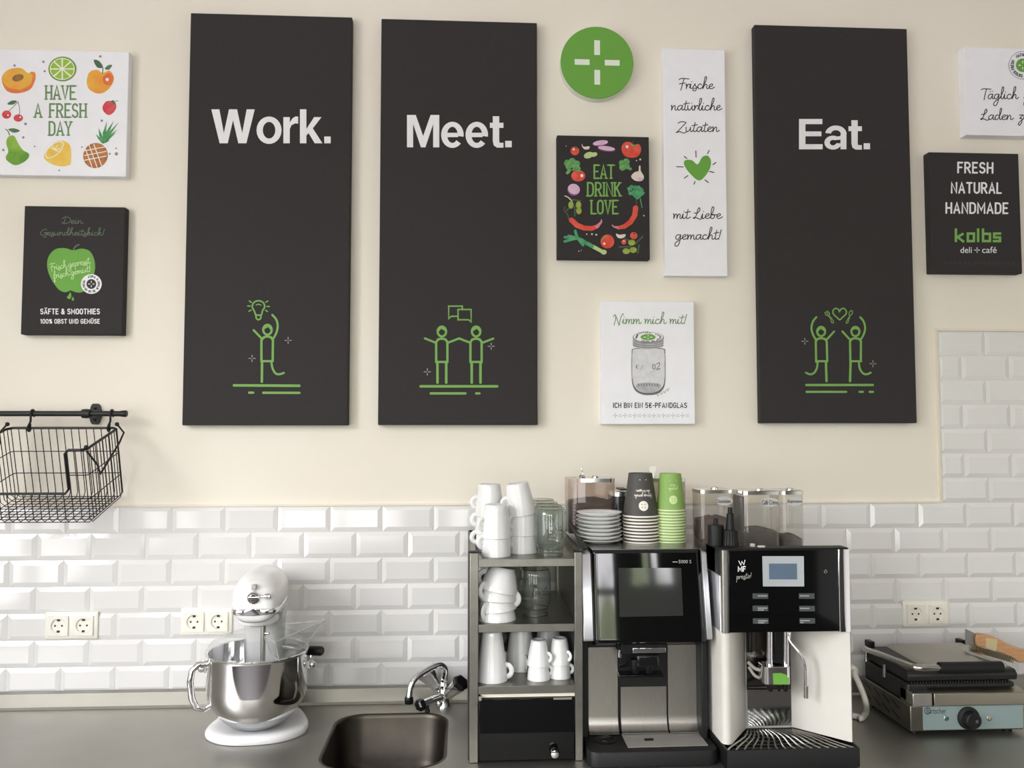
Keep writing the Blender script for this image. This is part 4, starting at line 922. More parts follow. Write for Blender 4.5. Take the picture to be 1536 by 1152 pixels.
bowl = build('bowl', bo, CHROME, mx_, local=True, angle=50)
build('bowl_bottom', MB().lathe([(.0985, .0606), (.0970, .0590), (.086, .0455), (.070, .033), (.055, .0262), (.053, .0235), (0, .0235)], (0, 0, 0), 64), M('satin_bowl_bottom', '#b9bbbc', .32, 1.0), bowl, local=True)
mb = MB()
mb.tube([(-.118, -.03, .190), (-.140, -.036, .190), (-.153, -.040, .178), (-.157, -.041, .150), (-.153, -.040, .110), (-.143, -.036, .084), (-.125, -.031, .078), (-.108, -.026, .088)], .0105, 12, flat=(.8, .8, (1, .25, 0)))
build('bowl_handle', mb, CHROME, bowl, local=True)
for s_ in (-1, 1):
    mb = MB().box(s_*.128-.006, s_*.128+.006, -.01, .09, .160, .180)
    build('bowl_arm', mb, WHITE, mx_, local=True, bevel=.004)
    mb = MB().lathe([(0, .182), (.004, .190), (.003, .194), (0, .196)], (s_*.134, -.004, 0), 12); mb.ball((s_*.138, -.006, .172), .0095, 8)
    build('bowl_pin', mb, CHROME, mx_, local=True)
mb = MB().tube([(.05, .10, .193), (.122, .06, .190)], .005, 10); lv = build('lift_lever', mb, CHROME, mx_, local=True)
build('lever_grip', MB().tube([(.112, .064, .190), (.118, .060, .190), (.156, .040, .193), (.160, .038, .193)], [.009, .0125, .0125, .010], 14), BLACKP, lv, local=True)
PLAS = MG('clear_plastic', '#fbfcfb', .16, haze=.04)
mb = MB().lathe([(.129, .206), (.1295, .216), (.127, .220), (.118, .234), (.100, .246), (.082, .252)], (0, 0, 0), 48)
gd = build('splash_guard', mb, PLAS, mx_, local=True)
mb = MB()
lo = [(.045, -.098, .224), (.082, -.060, .232), (.118, -.040, .222), (.068, -.110, .212)]; hi = [(.030, -.095, .268), (.072, -.040, .285), (.172, -.050, .293), (.060, -.128, .262)]
mb.add(lo+hi, [(0, 1, 5, 4), (1, 2, 6, 5), (2, 3, 7, 6), (3, 0, 4, 7)])
build('pouring_chute', mb, PLAS, gd, local=True, angle=20)
mb = MB()
for a, b in ((lo[0], hi[0]), (lo[3], hi[3]), (hi[0], hi[3]), (hi[3], hi[2]), (lo[2], hi[2]), (hi[2], hi[1]), (lo[0], lo[3])): mb.tube([a, b], .0016, 6)
build('chute_edge', mb, MG('clear_plastic_edge', '#d5dad8', .5, haze=.3, hazecol='#f4f6f5'), gd, local=True)  # whitish haze in the edge colour stands in for highlights

# ---------------------------------------------------------------- sink tap
fp = G(665, 1060, ZC)
ft = thing('kitchen_tap', 'chrome two-handle tap with swivel spout over the steel sink', 'tap', (fp.x, fp.y, ZC))
D0 = -fp.y
def T(px, py, d): return W(px, py, d)
cen = T(664, 1046, D0)
mb = MB().lathe([(0, .0), (.021, .0), (.021, .004), (.018, .009), (.016, .03), (.0175, .036), (.015, .05), (.010, .058), (0, .058)], (fp.x, fp.y, ZC), 24).ball((fp.x-.012, fp.y-.014, ZC+.014), .0115, 9)
build('tap_body', mb, CHROME, ft)
a = cen
sp = [T(665, 1040, D0+.005), T(665.5, 1022, D0+.008), T(668, 1006, D0+.012), T(663, 998, D0+.02), T(655, 998, D0+.03), T(640, 1005, D0+.045), T(624, 1016, D0+.062), T(616, 1030, D0+.072), T(613.5, 1046, D0+.078)]
s1 = build('spout', MB().tube(spline(sp, 5), .0090, 14), CHROME, ft)
e = sp[-1]; build('aerator', MB().lathe([(.0115, -.016), (.012, -.004), (.011, .002), (0, .003)], e, 16, caps=True), M('dark_chrome', '#3a3b3c', .2, .9), s1)
e = sp[1]; build('spout_nut', MB().lathe([(.006, -.016), (.011, -.014), (.011, -.006), (.009, -.002), (.0105, .003), (.009, .012), (.006, .016)], e, 8, caps=True), CHROME, s1)
def hexgrip(name, p0, p2, capm, r0=.012, r1=.021):
    d = (Vector(p2)-Vector(p0)).normalized(); q = d.to_track_quat('Z', 'Y').to_matrix()
    l = (Vector(p2)-Vector(p0)).length
    h = build(name, MB().lathe([(.008, -.004), (.009, l*.12), (r0, l*.2), (r0*1.1, l*.45), (r1*.96, l*.92), (r1, l)], p0, 8, tilt=q, caps=True), CHROME, ft, angle=25)
    build('grip_cap', MB().lathe([(r1, l-.001), (r1*1.06, l+.004), (r1*1.02, l+.011), (r1*.8, l+.014), (0, l+.0145)], p0, 6, tilt=q), capm, h, angle=25)
hexgrip('tap_handle', T(668, 1046, D0+.01), T(689, 1026, D0+.045), BLACKP, .0145, .0225)
hexgrip('tap_handle', T(661, 1040, D0), T(641, 1012, D0-.01), CHROME, .013, .026)
lo_ = [T(662, 1045, D0+.012), T(648, 1050, D0+.03), T(634, 1056, D0+.05)]
s2 = build('side_outlet', MB().tube(lo_, .0102, 12), CHROME, ft)
d = (lo_[2]-lo_[1]).normalized(); q = d.to_track_quat('Z', 'Y').to_matrix()
build('outlet_nut', MB().lathe([(.011, -.004), (.0165, 0), (.0165, .014), (.013, .018), (0, .018)], lo_[2], 6, tilt=q), M('dark_chrome', '#3a3b3c'), s2, angle=25)
p = T(641, 1057, D0+.04)
build('spout_reflection_tube', MB().tube([p, (p.x, p.y, p.z-.012), (p.x, p.y, p.z-.0125), (p.x, p.y, p.z-.03), (p.x, p.y, p.z-.0305), (p.x, p.y, p.z-.15)], [.0055, .0055, .0075, .0075, .003, .003], 10), M('dark_reflection', '#33302c', .35, .3), s2)  # dark tube built to stand in for the spout's reflection in the basin

# ---------------------------------------------------------------- cup shelf with chiller
FD = .46
def sx(px): return X(px, FD)
def sz(py): return Z(py, FD, 790)
u = thing('cup_shelf', 'steel open cup shelf with three tiers over a small black-doored chiller', 'cup shelf', ((sx(705)+sx(873))/2, -FD/2, ZC))
xa, xb, xc, xd = sx(704.5), sx(717.5), sx(862), sx(873.5)
zt = sz(829); zs = (sz(838.5), sz(936.5), sz(1029)); th = .0185; ZB = ZC+.0005
CUPST = M('cup_shelf_steel', '#85837b', .34, 1.0, col2='#8e8c84', scale=30)
for (a, b) in ((xa, xb), (xc, xd)):
    for (y0, y1) in ((-FD, -FD+.018), (-.06, -.042)):
        p_ = build('post', MB().box(a, b, y0, y1, ZB, zt), CUPST, u, bevel=.0012)
        build('post_cap', MB().box(a-.0005, b+.0005, y0, y1, zt, zt+.004), BLACKP, p_)
for (a, b) in ((xa-.0035, xa+.002), (xd-.002, xd+.0035)):
    build('side_panel', MB().box(a, b, -FD+.02, -.043, ZB, zt+.002), M('dark_side_panel', '#2a2a28', .35), u)
for (a, b) in ((xa+.0022, xb-.006), (xc+.006, xd-.0022)):
    build('side_liner', MB().box(a, b, -FD+.02, -.062, zs[2]-th, zt), CUPST, u)
for k_, z in enumerate(zs):
    mb = MB().box(xb, xc, -FD+.002, -.061, z-th, z).box(xb-.006, xb, -FD+.019, -.062, z-th, z).box(xc, xc+.006, -FD+.019, -.062, z-th, z); build('shelf', mb, CUPST, u, bevel=.0008)
zd = sz(1046.5)
build('light_strip', MB().box(xb+.006, xc, -FD+.006, -FD+.03, zd, zs[2]-th-.0005), M('cream_plastic_strip', '#ded9c6', .4), u)
build('chiller_body', MB().box(xb, xc, -FD+.03, -.062, ZB, zs[2]-th-.0005), M('chiller_grey', '#5b5a56', .45), u)
dr = build('door', MB().box(xb+.002, xc-.001, -FD-.002, -FD+.028, ZB+.004, zd-.001), M('black_door_glass', '#070808', .04, spec=.22), u, bevel=.002)
kp = W(832, 1130, FD+.02)
build('door_knob', MB().lathe([(.004, .021), (.005, .012), (.0105, .008), (.0115, 0), (.009, -.007), (0, -.009)], kp, 20, axis='y'), CHROME, dr)
a, b = W(830, 1046.5, FD), W(857.5, 1048, FD)
build('door_badge', MB().box(a.x, b.x, -FD-.003, -FD-.001, b.z-.0008, a.z), STEEL, dr)
build('hinge', MB().box(xb+.001, xb+.008, -FD-.004, -FD+.02, zd-.004, zd+.006), STEEL, dr)

# ---------------------------------------------------------------- crockery
def cup_parts(root, R, rb, h, hs, hz, mat=PORC, belly=0.0, foot=True):
    """cup standing upside down: rim below, foot above"""
    pr = []
    n = 10
    for i in range(n+1):
        t = i/n; r = R+(rb-R)*(t**1.25)+belly*math.sin(PI*t); pr.append((r, h*t*.97))
    inn = [(r-.003, min(z, h*.90)) for r, z in pr]
    out = [(R-.0015, -.0004)]+[(R, .0005)]+pr[1:]+[(rb-.001, h*.99), (rb-.003, h), (rb-.006, h), (rb-.0075, h-.002), (0, h-.0025)]
    mb = MB().lathe(out, (0, 0, 0), 36).lathe([(R-.0015, -.0004), (R-.003, .001)]+inn[1:]+[(0, h*.905)], (0, 0, 0), 36)
    build('cup_body', mb, mat, root, local=True, angle=60)
    zc = h*hz; rr = hs
    xo = R+(rb-R)*(hz**1.25)+belly*math.sin(PI*hz)-.002
    pth = [(xo-.001, 0, zc+rr*.92)]+[(xo+rr*.95*math.cos(t)*1.0+.0, 0, zc+rr*math.sin(t)) for t in [math.radians(a) for a in range(70, -71, -20)]]+[(xo+.001, 0, zc-rr*.92)]
    mb = MB().tube(spline(pth, 3), rr*.34, 10, flat=(1.25, .66, (0, 1, 0)))
    build('handle', mb, mat, root, local=True)
def cup_thing(name, label, cat, group, spec, loc, rz, tilt=(0, 0)):
    r = thing(name, label, cat, loc, rz, group); cup_parts(r, *spec); r.rotation_euler = (tilt[0], tilt[1], rz); return r
MUG = (.0365, .0285, .081, .0135, .42); PIT = .0440
g1 = 'white mugs stacked upside down on top of the cup shelf'
z1 = zs[0]
spA = W(744, 836, .405); spB = W(734, 826, .315); spC = W(784, 829, .355)
first = cup_thing('mug', 'white mug at the bottom of the short front stack of two on the top tier', 'mug', g1, MUG, (spA.x, spA.y, z1), PI*1.10)
clone(first, (spA.x, spA.y, z1+PIT), PI*1.13, 'white mug on top of the short front stack of two on the top tier')
for i, (rz, lab) in enumerate(((PI*1.02, 'bottom'), (PI*1.0, 'middle'), (PI*1.04, 'topmost'))):
    clone(first, (spB.x, spB.y, z1+PIT*i), rz, 'white mug, %s in the left rear stack of three on the top tier' % lab)
for i, (rz, lab) in enumerate(((PI*1.20, 'bottom'), (PI*1.2, 'middle'))):
    clone(first, (spC.x, spC.y, z1+PIT*i), rz, 'white mug, %s in the right stack of three beside the glass jars' % lab)
clone(first, (spC.x-.002, spC.y, z1+PIT*2+.006), None, 'leaning white mug topmost in the right stack of three beside the glass jars', rot=(0.0, math.radians(9), PI*1.04))
# preserving jars standing on their mouths
GLASS = MG('clear_glass', '#edf0ec', .25, haze=.04, hazecol='#dfe3dd')
GLASS2 = MG('thick_glass', '#ccd2cd', .5)
def jar_parts(r):
    h, R = .114, .0385
    body = [(.030, 0), (.0312, .001), (.030, .004), (.0312, .006), (.030, .009), (.0312, .011), (.030, .014), (.0305, .017), (.0330, .021), (.0372, .029), (R, .036), (R, .098), (.0372, .107), (.0345, .1125), (.030, h), (.027, h-.002), (0, h-.003)]
    build('glass_body', MB().lathe(body, (0, 0, 0), 32), GLASS, r, local=True, angle=70)
    build('base_ring', MB().lathe([(.0335, h-.001), (.0345, h), (.0335, h+.001), (.0325, h)], (0, 0, 0), 32), GLASS2, r, local=True)
    mb = MB().lathe([(.0300, .0), (.0316, .0015), (.0300, .003), (.029, .0015)], (0, 0, 0), 32).lathe([(.0305, .016), (.0318, .0175), (.0305, .019), (.0295, .0175)], (0, 0, 0), 32)
    build('mouth_rim', mb, GLASS2, r, local=True)
    k = Ink(lambda x, y, l: Vector(((R+.0003)*math.sin(x/R), -(R+.0003)*math.cos(x/R), .068-y)))
    k.line(spline([(-.016, .010), (-.012, -.008), (-.004, -.002), (-.010, .008), (.002, .006), (.004, -.004), (.010, .004), (.018, -.006), (.022, .006)], 4), .0022, 0)
    k.line(spline([(-.018, .014), (.0, .011), (.024, .013)], 4), .0016, 0)
    build('embossing', k, GLASS2, r, local=True, flat=True)
g2 = 'upside-down glass jars on the cup shelf'
jp = [(826, 836, .405), (822, 826, .32), (817, 818, .235), (812, 811, .15)]
jl = ['clear jar at the front of the row of upturned jars on the top tier', 'clear jar second from the front in the row of upturned jars on the top tier', 'clear jar third from the front in the row of upturned jars on the top tier', 'clear jar rearmost in the row of upturned jars on the top tier']
j0 = None
for (px, py, d), lab in zip(jp, jl):
    p = W(px, py, d); loc = (p.x, -d, z1)
    if j0 is None: j0 = thing('glass_jar', lab, 'jar', loc, 0.1, g2); jar_parts(j0)
    else: clone(j0, loc, 0.3*d, lab)
p = W(803, 920, .36); clone(j0, (p.x, p.y, zs[1]), .2, 'clear upturned jar at the right of the leaning cup stack on the second tier')
p = W(783, 915, .25); clone(j0, (p.x, p.y, zs[1]), .5, 'clear upturned jar half hidden behind the leaning cups on the second tier')
# cappuccino cups, second tier
CAP = (.0480, .030, .058, .0160, .42)
g3 = 'wide white cups in a leaning stack on the second tier'
p0 = W(745, 925, .40)
st = [(0, 0, 0, PI*1.28, 'bottom'), (.001, .0225, -5, -.22, 'second from the bottom'), (.000, .046, 5, PI*1.22, 'third from the bottom'), (.004, .069, 12, PI*1.05, 'topmost')]
c0 = None
for dx, dz, tl, rz, lab in st:
    loc = (p0.x+dx, p0.y, zs[1]+dz); labl = 'wide white cup, %s of the leaning stack on the second tier' % lab
    if c0 is None: c0 = cup_thing('cappuccino_cup', labl, 'cup', g3, CAP, loc, rz)
    else: clone(c0, loc, None, labl, rot=(0, math.radians(tl)*(1 if math.cos(rz) > 0 else -1), rz))
p0 = W(738, 915, .285)
for i, lab in enumerate(('lower', 'upper')): clone(c0, (p0.x, p0.y, zs[1]+.03*i), PI*.9, 'wide white cup behind the leaning stack, %s of two on the second tier' % lab)
# latte cups and espresso cups, third tier
LAT = (.0385, .0235, .118, .0145, .20)
g4 = 'tall tapered white cups on the third tier'
p = W(738, 1022, .405); l0 = cup_thing('latte_cup', 'tall white upturned cup at the front left of the third tier, handle to the right', 'cup', g4, LAT, (p.x, p.y, zs[2]), -.25)
p = W(732, 1014, .31); clone(l0, (p.x, p.y, zs[2]), .0, 'tall white upturned cup behind the front left one on the third tier')
p = W(781, 1012, .315); clone(l0, (p.x, p.y, zs[2]), -PI*.42, 'tall white upturned cup with handle facing forward, behind the left espresso cups')
g5 = 'small white espresso cups stacked in pairs on the third tier'
ESP = (.0280, .0185, .061, .0098, .34)
q1 = W(808, 1021, .405); q2 = W(839.5, 1019, .392)
e0 = cup_thing('espresso_cup', 'small espresso cup, lower of the left pair on the third tier', 'cup', g5, ESP, (q1.x, q1.y, zs[2]), -.1)
clone(e0, (q1.x, q1.y, zs[2]+.0335), -.5, 'small espresso cup, upper of the left pair on the third tier')
clone(e0, (q2.x, q2.y, zs[2]), -.25, 'small espresso cup, lower of the right pair on the third tier')
clone(e0, (q2.x, q2.y, zs[2]+.0335), -.75, 'small espresso cup, upper of the right pair on the third tier')
p = W(823, 1004, .26); clone(l0, (p.x, p.y, zs[2]), .6, 'tall white upturned cup at the rear right of the third tier behind the espresso cups')
# ---------------------------------------------------------------- the wide black coffee machine
SILV = M('satin_aluminium', '#d9dadd', .32, .75)
PLATE = M('brushed_panel_steel', '#98958d', .33, 1.0, col2='#a3a098', scale=30, stretch=(30, 1, 1))
SMOKE = MG('smoky_plastic', '#ebe2dc', .16, .02, haze=.12, hazecol='#c9bdb2')
SMOKEG = MG('grey_hopper_plastic', '#f5f4f1', .2, .05, haze=.12, hazecol='#d6d2c8')
xl, xr = .281, .592; zt5 = 1.388; zh = Z(966, .47, 975)
m5 = thing('coffee_machine', 'black glossy coffee machine with large touch screen between cup shelf and white machine', 'coffee machine', ((xl+xr)/2, -.28, ZC))
def plan5(a, b, f, bk, r, z): return [(x, y, z) for x, y in arc(b-r, -bk-.001, 0.001, .001, 0, 90, 1)+arc(a+r, -bk-.001, .001, .001, 90, 180, 1)+arc(a+r, -f+r, r, r, 180, 270, 6)+arc(b-r, -f+r, r, r, 270, 360, 6)]
mb = MB().box(xl+.004, xr-.004, -.372, -.035, ZC+.006, zh); build('body', mb, BLACKM, m5, bevel=.003)
ha, hb_ = xl+.0235, xr-.0135
mb = MB().rings([plan5(ha, hb_, .452, .04, .012, zh-.006), plan5(ha, hb_, .472, .04, .016, zh+.004), plan5(ha, hb_, .472, .04, .016, zh+.012), plan5(ha, hb_, .4716, .04, .016, zh+.0145), plan5(ha, hb_, .4324, .04, .016, zt5-.0085), plan5(ha, hb_, .432, .04, .016, zt5-.006), plan5(ha+.003, hb_-.003, .428, .04, .014, zt5)])
hd5 = build('head', mb, BLACKG, m5, angle=30)
for (a, b, nm) in ((xl, ha+.001, 'cheek'), (hb_-.001, xr, 'cheek')):
    mb = MB().prism([(-.462, zh+.006), (-.464, zh+.014), (-.424, zt5-.012), (-.42, zt5-.008), (-.05, zt5-.008), (-.05, zh+.006)], 'x', a, b); build(nm, mb, SILV, m5, bevel=.002)
def face5(px, py, lift=0.0):
    """point on the sloping front of the head"""
    d = .472-.040*(py-962)/(825-962); p = W(px, py, d); return p+Vector((0, -.0020-lift, -.0003))
k = Ink(lambda x, y, l: face5(x, y, l))
k.poly([(927, 851.5), (1021.5, 851.5), (1024.5, 923), (929, 925)], 0)
build('touch_screen', k, M('dark_screen_glass', '#30322f', .05), hd5, flat=True)
k = Ink(lambda x, y, l: face5(x, y, l))
block_text(k, '5000 S', (1017.5, 839.5, 1036.5, 844.5), None); k.line([(1009, 842.5), (1015.5, 842.5)], 1.2, 0)
build('lettering', k, INKGR, hd5, flat=True)
DP5 = .378
def panel(px0, px1, y0, name):
    a, b = X(px0, DP5, 1040), X(px1, DP5, 1040); ztop = Z(y0, DP5, 960)
    prof = [(-DP5, ztop), (-DP5-.001, .975), (-DP5-.004, .958), (-DP5-.010, .945), (-DP5-.019, .9385), (-DP5-.019, .937), (-DP5+.010, .937), (-DP5+.006, ztop)]
    return build(name, MB().prism(prof, 'x', a, b), PLATE, m5, angle=50)
panel(882.5, 926.5, 970, 'steel_panel'); panel(931, 999.5, 1030, 'steel_panel'); panel(1002, 1047, 968, 'steel_panel')
mb = MB().box(X(1048, .40, 1040), xr-.002, -.425, -.36, .93, zh); build('side_column', mb, BLACKM, m5, bevel=.004)
mb = MB().box(xl+.003, X(882, .39, 1040), -.40, -.36, .93, zh); build('side_column', mb, BLACKM, m5, bevel=.002)
tray = [(x, y) for x, y in arc(xl+.03, -.505+.022, .024, .022, 180, 270, 5)+arc(xr-.022, -.505+.022, .024, .022, 270, 360, 5)]+[(xr+.002, -.36), (xl+.006, -.36)]
mb = MB().rings([[(x, y, ZC+.002) for x, y in tray], [(x, y, .928) for x, y in tray], [(x*1+(.44-x)*.012, y+.003, .934) for x, y in tray]]); tr5 = build('drip_tray', mb, BLACKM, m5, angle=50)
k = Ink(lambda x, y, l: G(x, y, .934)+Vector((0, 0, .0012+l)))
q = [(932, 1101.5), (1048, 1099.5), (1062, 1118.5), (942, 1121.5)]
mb = MB(); mb.rings([[G(x, y, .934) for x, y in q], [G(x, y, .934)+Vector((0, 0, .0012)) for x, y in q]]); gp = build('tray_plate', mb, M('pale_tray_steel', '#b5b3ac', .45, .6), tr5)
k.poly([(966, 1108.5), (979.5, 1108), (981, 1111.8), (967, 1112.2)]); build('tray_slot', k, BLACKP, gp, flat=True)
c = G(908, 1110, .934)
mb = MB().lathe([(.026, .0), (.027, .0015), (.025, .002), (.0245, .0006), (.012, .0006), (.0115, .002), (.009, .002), (.008, .0006), (0, .0006)], (c.x, c.y, .934), 36); build('cup_rest', mb, BLACKP, tr5)
# outlets under the head
zz = zh-.006
mb = MB().box(X(929, .42, 985), X(998, .42, 985), -.44, -.37, Z(983, .43), zz+.002); sp5 = build('outlet_housing', mb, BLACKP, m5, bevel=.003)
a, b = X(949, .446, 978), X(999, .446, 978)
build('outlet_bar', MB().box(a, b, -.447, -.44, Z(982, .446), Z(974, .446)), CHROME, sp5, bevel=.0015)
for px in (953, 973): 
    p = W(px, 1000, .43); build('outlet', MB().lathe([(.012, .018), (.0125, 0), (.008, -.012), (.005, -.016), (0, -.016)], p, 16, caps=True), BLACKP, sp5)
mb = MB().box(X(952, .42, 990), X(986, .42, 990), -.446, -.40, Z(1002, .43), Z(982, .43)); build('outlet_block', mb, M('glossy_black_plastic', '#101111', .15), sp5, bevel=.006)
p = W(929.5, 976, .43); n5 = build('steam_nozzle', MB().lathe([(.0062, .004), (.0062, -.014), (.005, -.016), (0, -.016)], p, 18, caps=True).lathe([(.011, .018), (.009, .006), (.0065, .003)], p, 18, caps=True, mi=1), [CHROME, BLACKP], m5)
mb = MB().tube([W(930, 1000, .40), W(952, 993, .43)], .004, 10); build('milk_pipe', mb, M('dark_chrome', '#3a3b3c'), m5)
mb = MB().box(X(929, .41, 1016), X(995, .41, 1016), -.415, -.376, Z(1018, .41), Z(1014.5, .41)); build('cup_ledge', mb, BLACKG, m5, bevel=.001)
mb = MB().box(ha+.004, hb_-.004, -.424, -.05, zt5-.001, zt5+.0008); build('top_plate', mb, M('grey_top_plate', '#8a8b89', .22, .8), m5)
# hoppers on top
def hopper(root, px0, px1, d0, d1, zb, py_top, mat, content, py_c, lidpx=None, lid_h=.010, r=.014, grain=120.0, knob=True):
    a, b = X(px0, d1, 760), X(px1, d1, 760); zt_ = Z(py_top, d1, (px0+px1)/2)
    def pl(ins, z): return [(x, y, z) for x, y in rrect(a+ins, b-ins, -d1+ins, -d0-ins, r-ins*.5, 5)]
    h = build('hopper', MB().rings([pl(0, zb), pl(0, zt_)], False), mat, root)
    if content is not None:
        zc = Z(py_c, d1, (px0+px1)/2); n = 9
        mb = MB(); base = pl(.003, zb+.001)
        mb.rings([base, pl(.003, zc-.006)], False); top = pl(.003, zc-.006)
        cx, cy = (a+b)/2, -(d0+d1)/2; rs = [top]
        for f, dz in ((.8, .004), (.5, .008), (.2, .011)): rs.append([(cx+(x-cx)*f, cy+(y-cy)*f, z+dz+random.uniform(-.0025, .0025)) for x, y, z in top])
        mb.rings(rs, False); mb.f.append(list(range(len(mb.v)-len(top), len(mb.v)))); mb.m.append(0)
        build('contents', mb, content, h, angle=60)
    la, lb = (a-.001, b+.001) if lidpx is None else (X(lidpx[0], d1, 760), X(lidpx[1], d1, 760))
    def ll(ins, z): return [(x, y, z) for x, y in rrect(la+ins, lb-ins, -d1-.0015+ins, -d0-ins, r, 5)]
    l = build('lid', MB().rings([ll(0, zt_-lid_h), ll(0, zt_), ll(.002, zt_+.001)]), M('satin_chrome', '#e6e6e4', .2, 1.0), h)
    if knob: build('lid_knob', MB().lathe([(.010, 0), (.010, .004), (.008, .006), (0, .006)], ((la+lb)/2, -d1+.02, zt_+.001), 18), CHROME, l)
    return h, l, zt_, a, b
COCOA = M('cocoa_powder', '#3c241c', .9, col2='#4e3228', scale=90, bump=1.0, bscale=150)
BEANS = M('coffee_beans', '#1b120d', .5, col2='#35241a', scale=160, bump=1.0, bscale=220)
h, l, zt_, a, b = hopper(m5, 853, 923.5, .10, .20, zt5+.010, 718, SMOKE, COCOA, 751, lidpx=(867, 922.5))
mb = MB().lathe([(.009, .001), (.0095, .006), (.006, .010), (0, .0105)], (X(874, .2, 716), -.19, zt_), 16); mb.tube(spline([W(873.5, 714, .19), W(874.5, 709, .19), W(872, 704, .19), W(873, 701.5, .19)], 4), .0012, 8)
build('lock', mb, CHROME, h)
h, l, zt_, a, b = hopper(m5, 972, 1030, .08, .18, zt5, 717.5, SMOKE, None, 0)
mb = MB().prism([(X(x, .17, 710), Z(y, .17, 978)) for x, y in ((974, 699.5), (984, 699.5), (983.5, 706), (980.5, 713), (977, 713), (974, 706))], 'y', -.172, -.169).lathe([(.006, 0), (.0065, .005), (.004, .008), (0, .008)], (X(979.5, .17, 716), -.17, zt_), 14)
build('lock_key', mb, M('ivory_key_plastic', '#fbf8ee', .4), h)
h, l, zt_, a, b = hopper(m5, 920, 941, .12, .22, zt5, 739, MG('dark_plastic_hopper', '#7d7f7c', .2, .05, haze=.5, hazecol='#3d3f3d'), None, 0, knob=False)
a_, b_ = W(929, 733, .2), W(940, 735, .2); build('lid_bar', MB().box(a_.x, b_.x, -.215, -.15, b_.z, a_.z), BLACKP, h)
mb = MB().prism([(-.10, zt5+.045), (-.10, zt5+.040), (-.36, zt5-.006), (-.36, zt5)], 'x', X(853, .25, 800), X(857, .25, 800)); 
q = [W(852.5, 783, .20), W(870, 803, .30), W(879, 822, .42), W(874, 824, .43), W(868, 818, .36), W(862, 803, .26)]
mb = MB().rings([[p for p in q], [p+Vector((.004, 0, -.003)) for p in q]]); build('side_flap', mb, BLACKP, m5)

# saucers and paper cups on top of it
SAUC = M('pale_porcelain', '#f3f4f2', .15, coat=.3)
def saucer_mesh():
    return MB().lathe([(0, .0), (.034, .0), (.036, .0012), (.052, .0062), (.0585, .0098), (.0590, .0108), (.0580, .0112), (.050, .0078), (.034, .0030), (0, .0030)], (0, 0, 0), 48)
sp_ = W(899, 800, .30); s0 = None; g6 = 'saucers stacked on the black coffee machine'
names = ['bottom', 'second from the bottom', 'third from the bottom', 'fourth from the bottom', 'fifth from the bottom', 'third from the top', 'second from the top', 'topmost']
for i in range(8):
    lab = 'pale round saucer, %s in the stack on the black coffee machine' % names[i]
    loc = (sp_.x+(.0015, -.0005, .001, .0, -.001, -.002, -.0015, .0)[i], -.30, zt5+.001+.0098*i)
    if s0 is None: s0 = build('saucer', saucer_mesh(), SAUC, None, local=True, angle=50); s0.location = loc; tag(s0, lab, 'saucer', g6)
    else: clone(s0, loc, None, lab)
def paper_cup(name, label, group, R, rb, h, col, rim, loc, mark, logo_py):
    r = thing(name, label, 'paper cup', loc, 0, group)
    w = .0006
    mb = MB().lathe([(R, .003), (rb, h), (rb-.002, h), (rb-.0025, h-.004), (0, h-.004)], (0, 0, 0), 40).lathe([(R-w, .003), (rb-w-.001, h-.005)], (0, 0, 0), 40)
    build('paper_wall', mb, col, r, local=True, angle=50)
    mb = MB().lathe([(R+.0012*math.cos(t)+.0006, .0022+.0022*math.sin(t)) for t in [2*PI*j/10 for j in range(11)]], (0, 0, 0), 40); build('rolled_rim', mb, rim, r, local=True)
    def surf(x, z, l):
        rr = R+(rb-R)*(z-.003)/(h-.003)+.0003+l; t = x/rr; return Vector((rr*math.sin(t), -rr*math.cos(t), z))
    return r, surf
g7, g8 = 'dark paper cups nested upside down', 'green paper cups nested upside down'
DKCUP = M('charcoal_paper', '#454340', .6); GRCUP = M('green_paper', '#86aa58', .6); RIMW = M('cream_rim', '#eee9dc', .5); RIMG = M('pale_green_rim', '#d2deb0', .5); PRW = M('cream_print', '#efeade', .6); PRG = M('light_green_print', '#c3dc98', .6)
def cup_stack(px, d, n, R, rb, h, pit, col, rim, nm, labels, group, pr, script, sz):
    p = W(px, 800, d); c0 = None
    tot = n
    for i in range(n):
        loc = (p.x+random.uniform(-.0008, .0008), -d, zt5+.001+pit*i)
        if i < n-1:
            if c0 is None: c0, _ = paper_cup(nm, labels(i, n), group, R, rb, h, col, rim, loc, None, None)
            else: clone(c0, loc, None, labels(i, n))
        else:
            r, surf = paper_cup(nm, labels(i, n), group, R, rb, h, col, rim, loc, None, None)
            k = Ink(lambda x, y, l: surf(x, y, l))
            lz = .030; lr = sz
            k.disc(-.001, lz, lr, 0, 0)
            for a, b in ((1, 1), (-1, 1), (1, -1), (-1, -1)): k.line([(-.001+a*lr*.18, lz+b*lr*.18), (-.001+a*lr*.42, lz+b*lr*.42)], lr*.10, 1, 1, cap=False)
            build('stamp', k, [pr, col], r, local=True, flat=True)
            k = Ink(lambda x, y, l: surf(-x, y, l))              # printed for an upright cup, so it stands on its head here
            for t, z0, w2 in script: k.text(SCRIPT, t, (-w2, z0), (w2, z0), .0038, .0008, 0, 0, gap=-.05, sm=4, sp=.5)
            build('handwriting', k, pr, r, local=True, flat=True)
            k = Ink(lambda x, y, l: surf(x, y, l)); k.line([(-.009, h-.016), (.009, h-.016)], .0016, 0); build('small_print', k, pr, r, local=True, flat=True)
def lab7(i, n): return 'topmost dark paper cup with round cream stamp, printed side facing out' if i == n-1 else 'dark paper cup, pale rim number %s from the bottom of the dark stack' % ('one two three four five six seven eight nine ten'.split()[i])
def lab8(i, n): return 'topmost green paper cup with round pale stamp, printed side facing out' if i == n-1 else 'green paper cup, pale rim number %s from the bottom of the green stack' % ('one two three four five six seven eight nine ten eleven twelve thirteen'.split()[i])
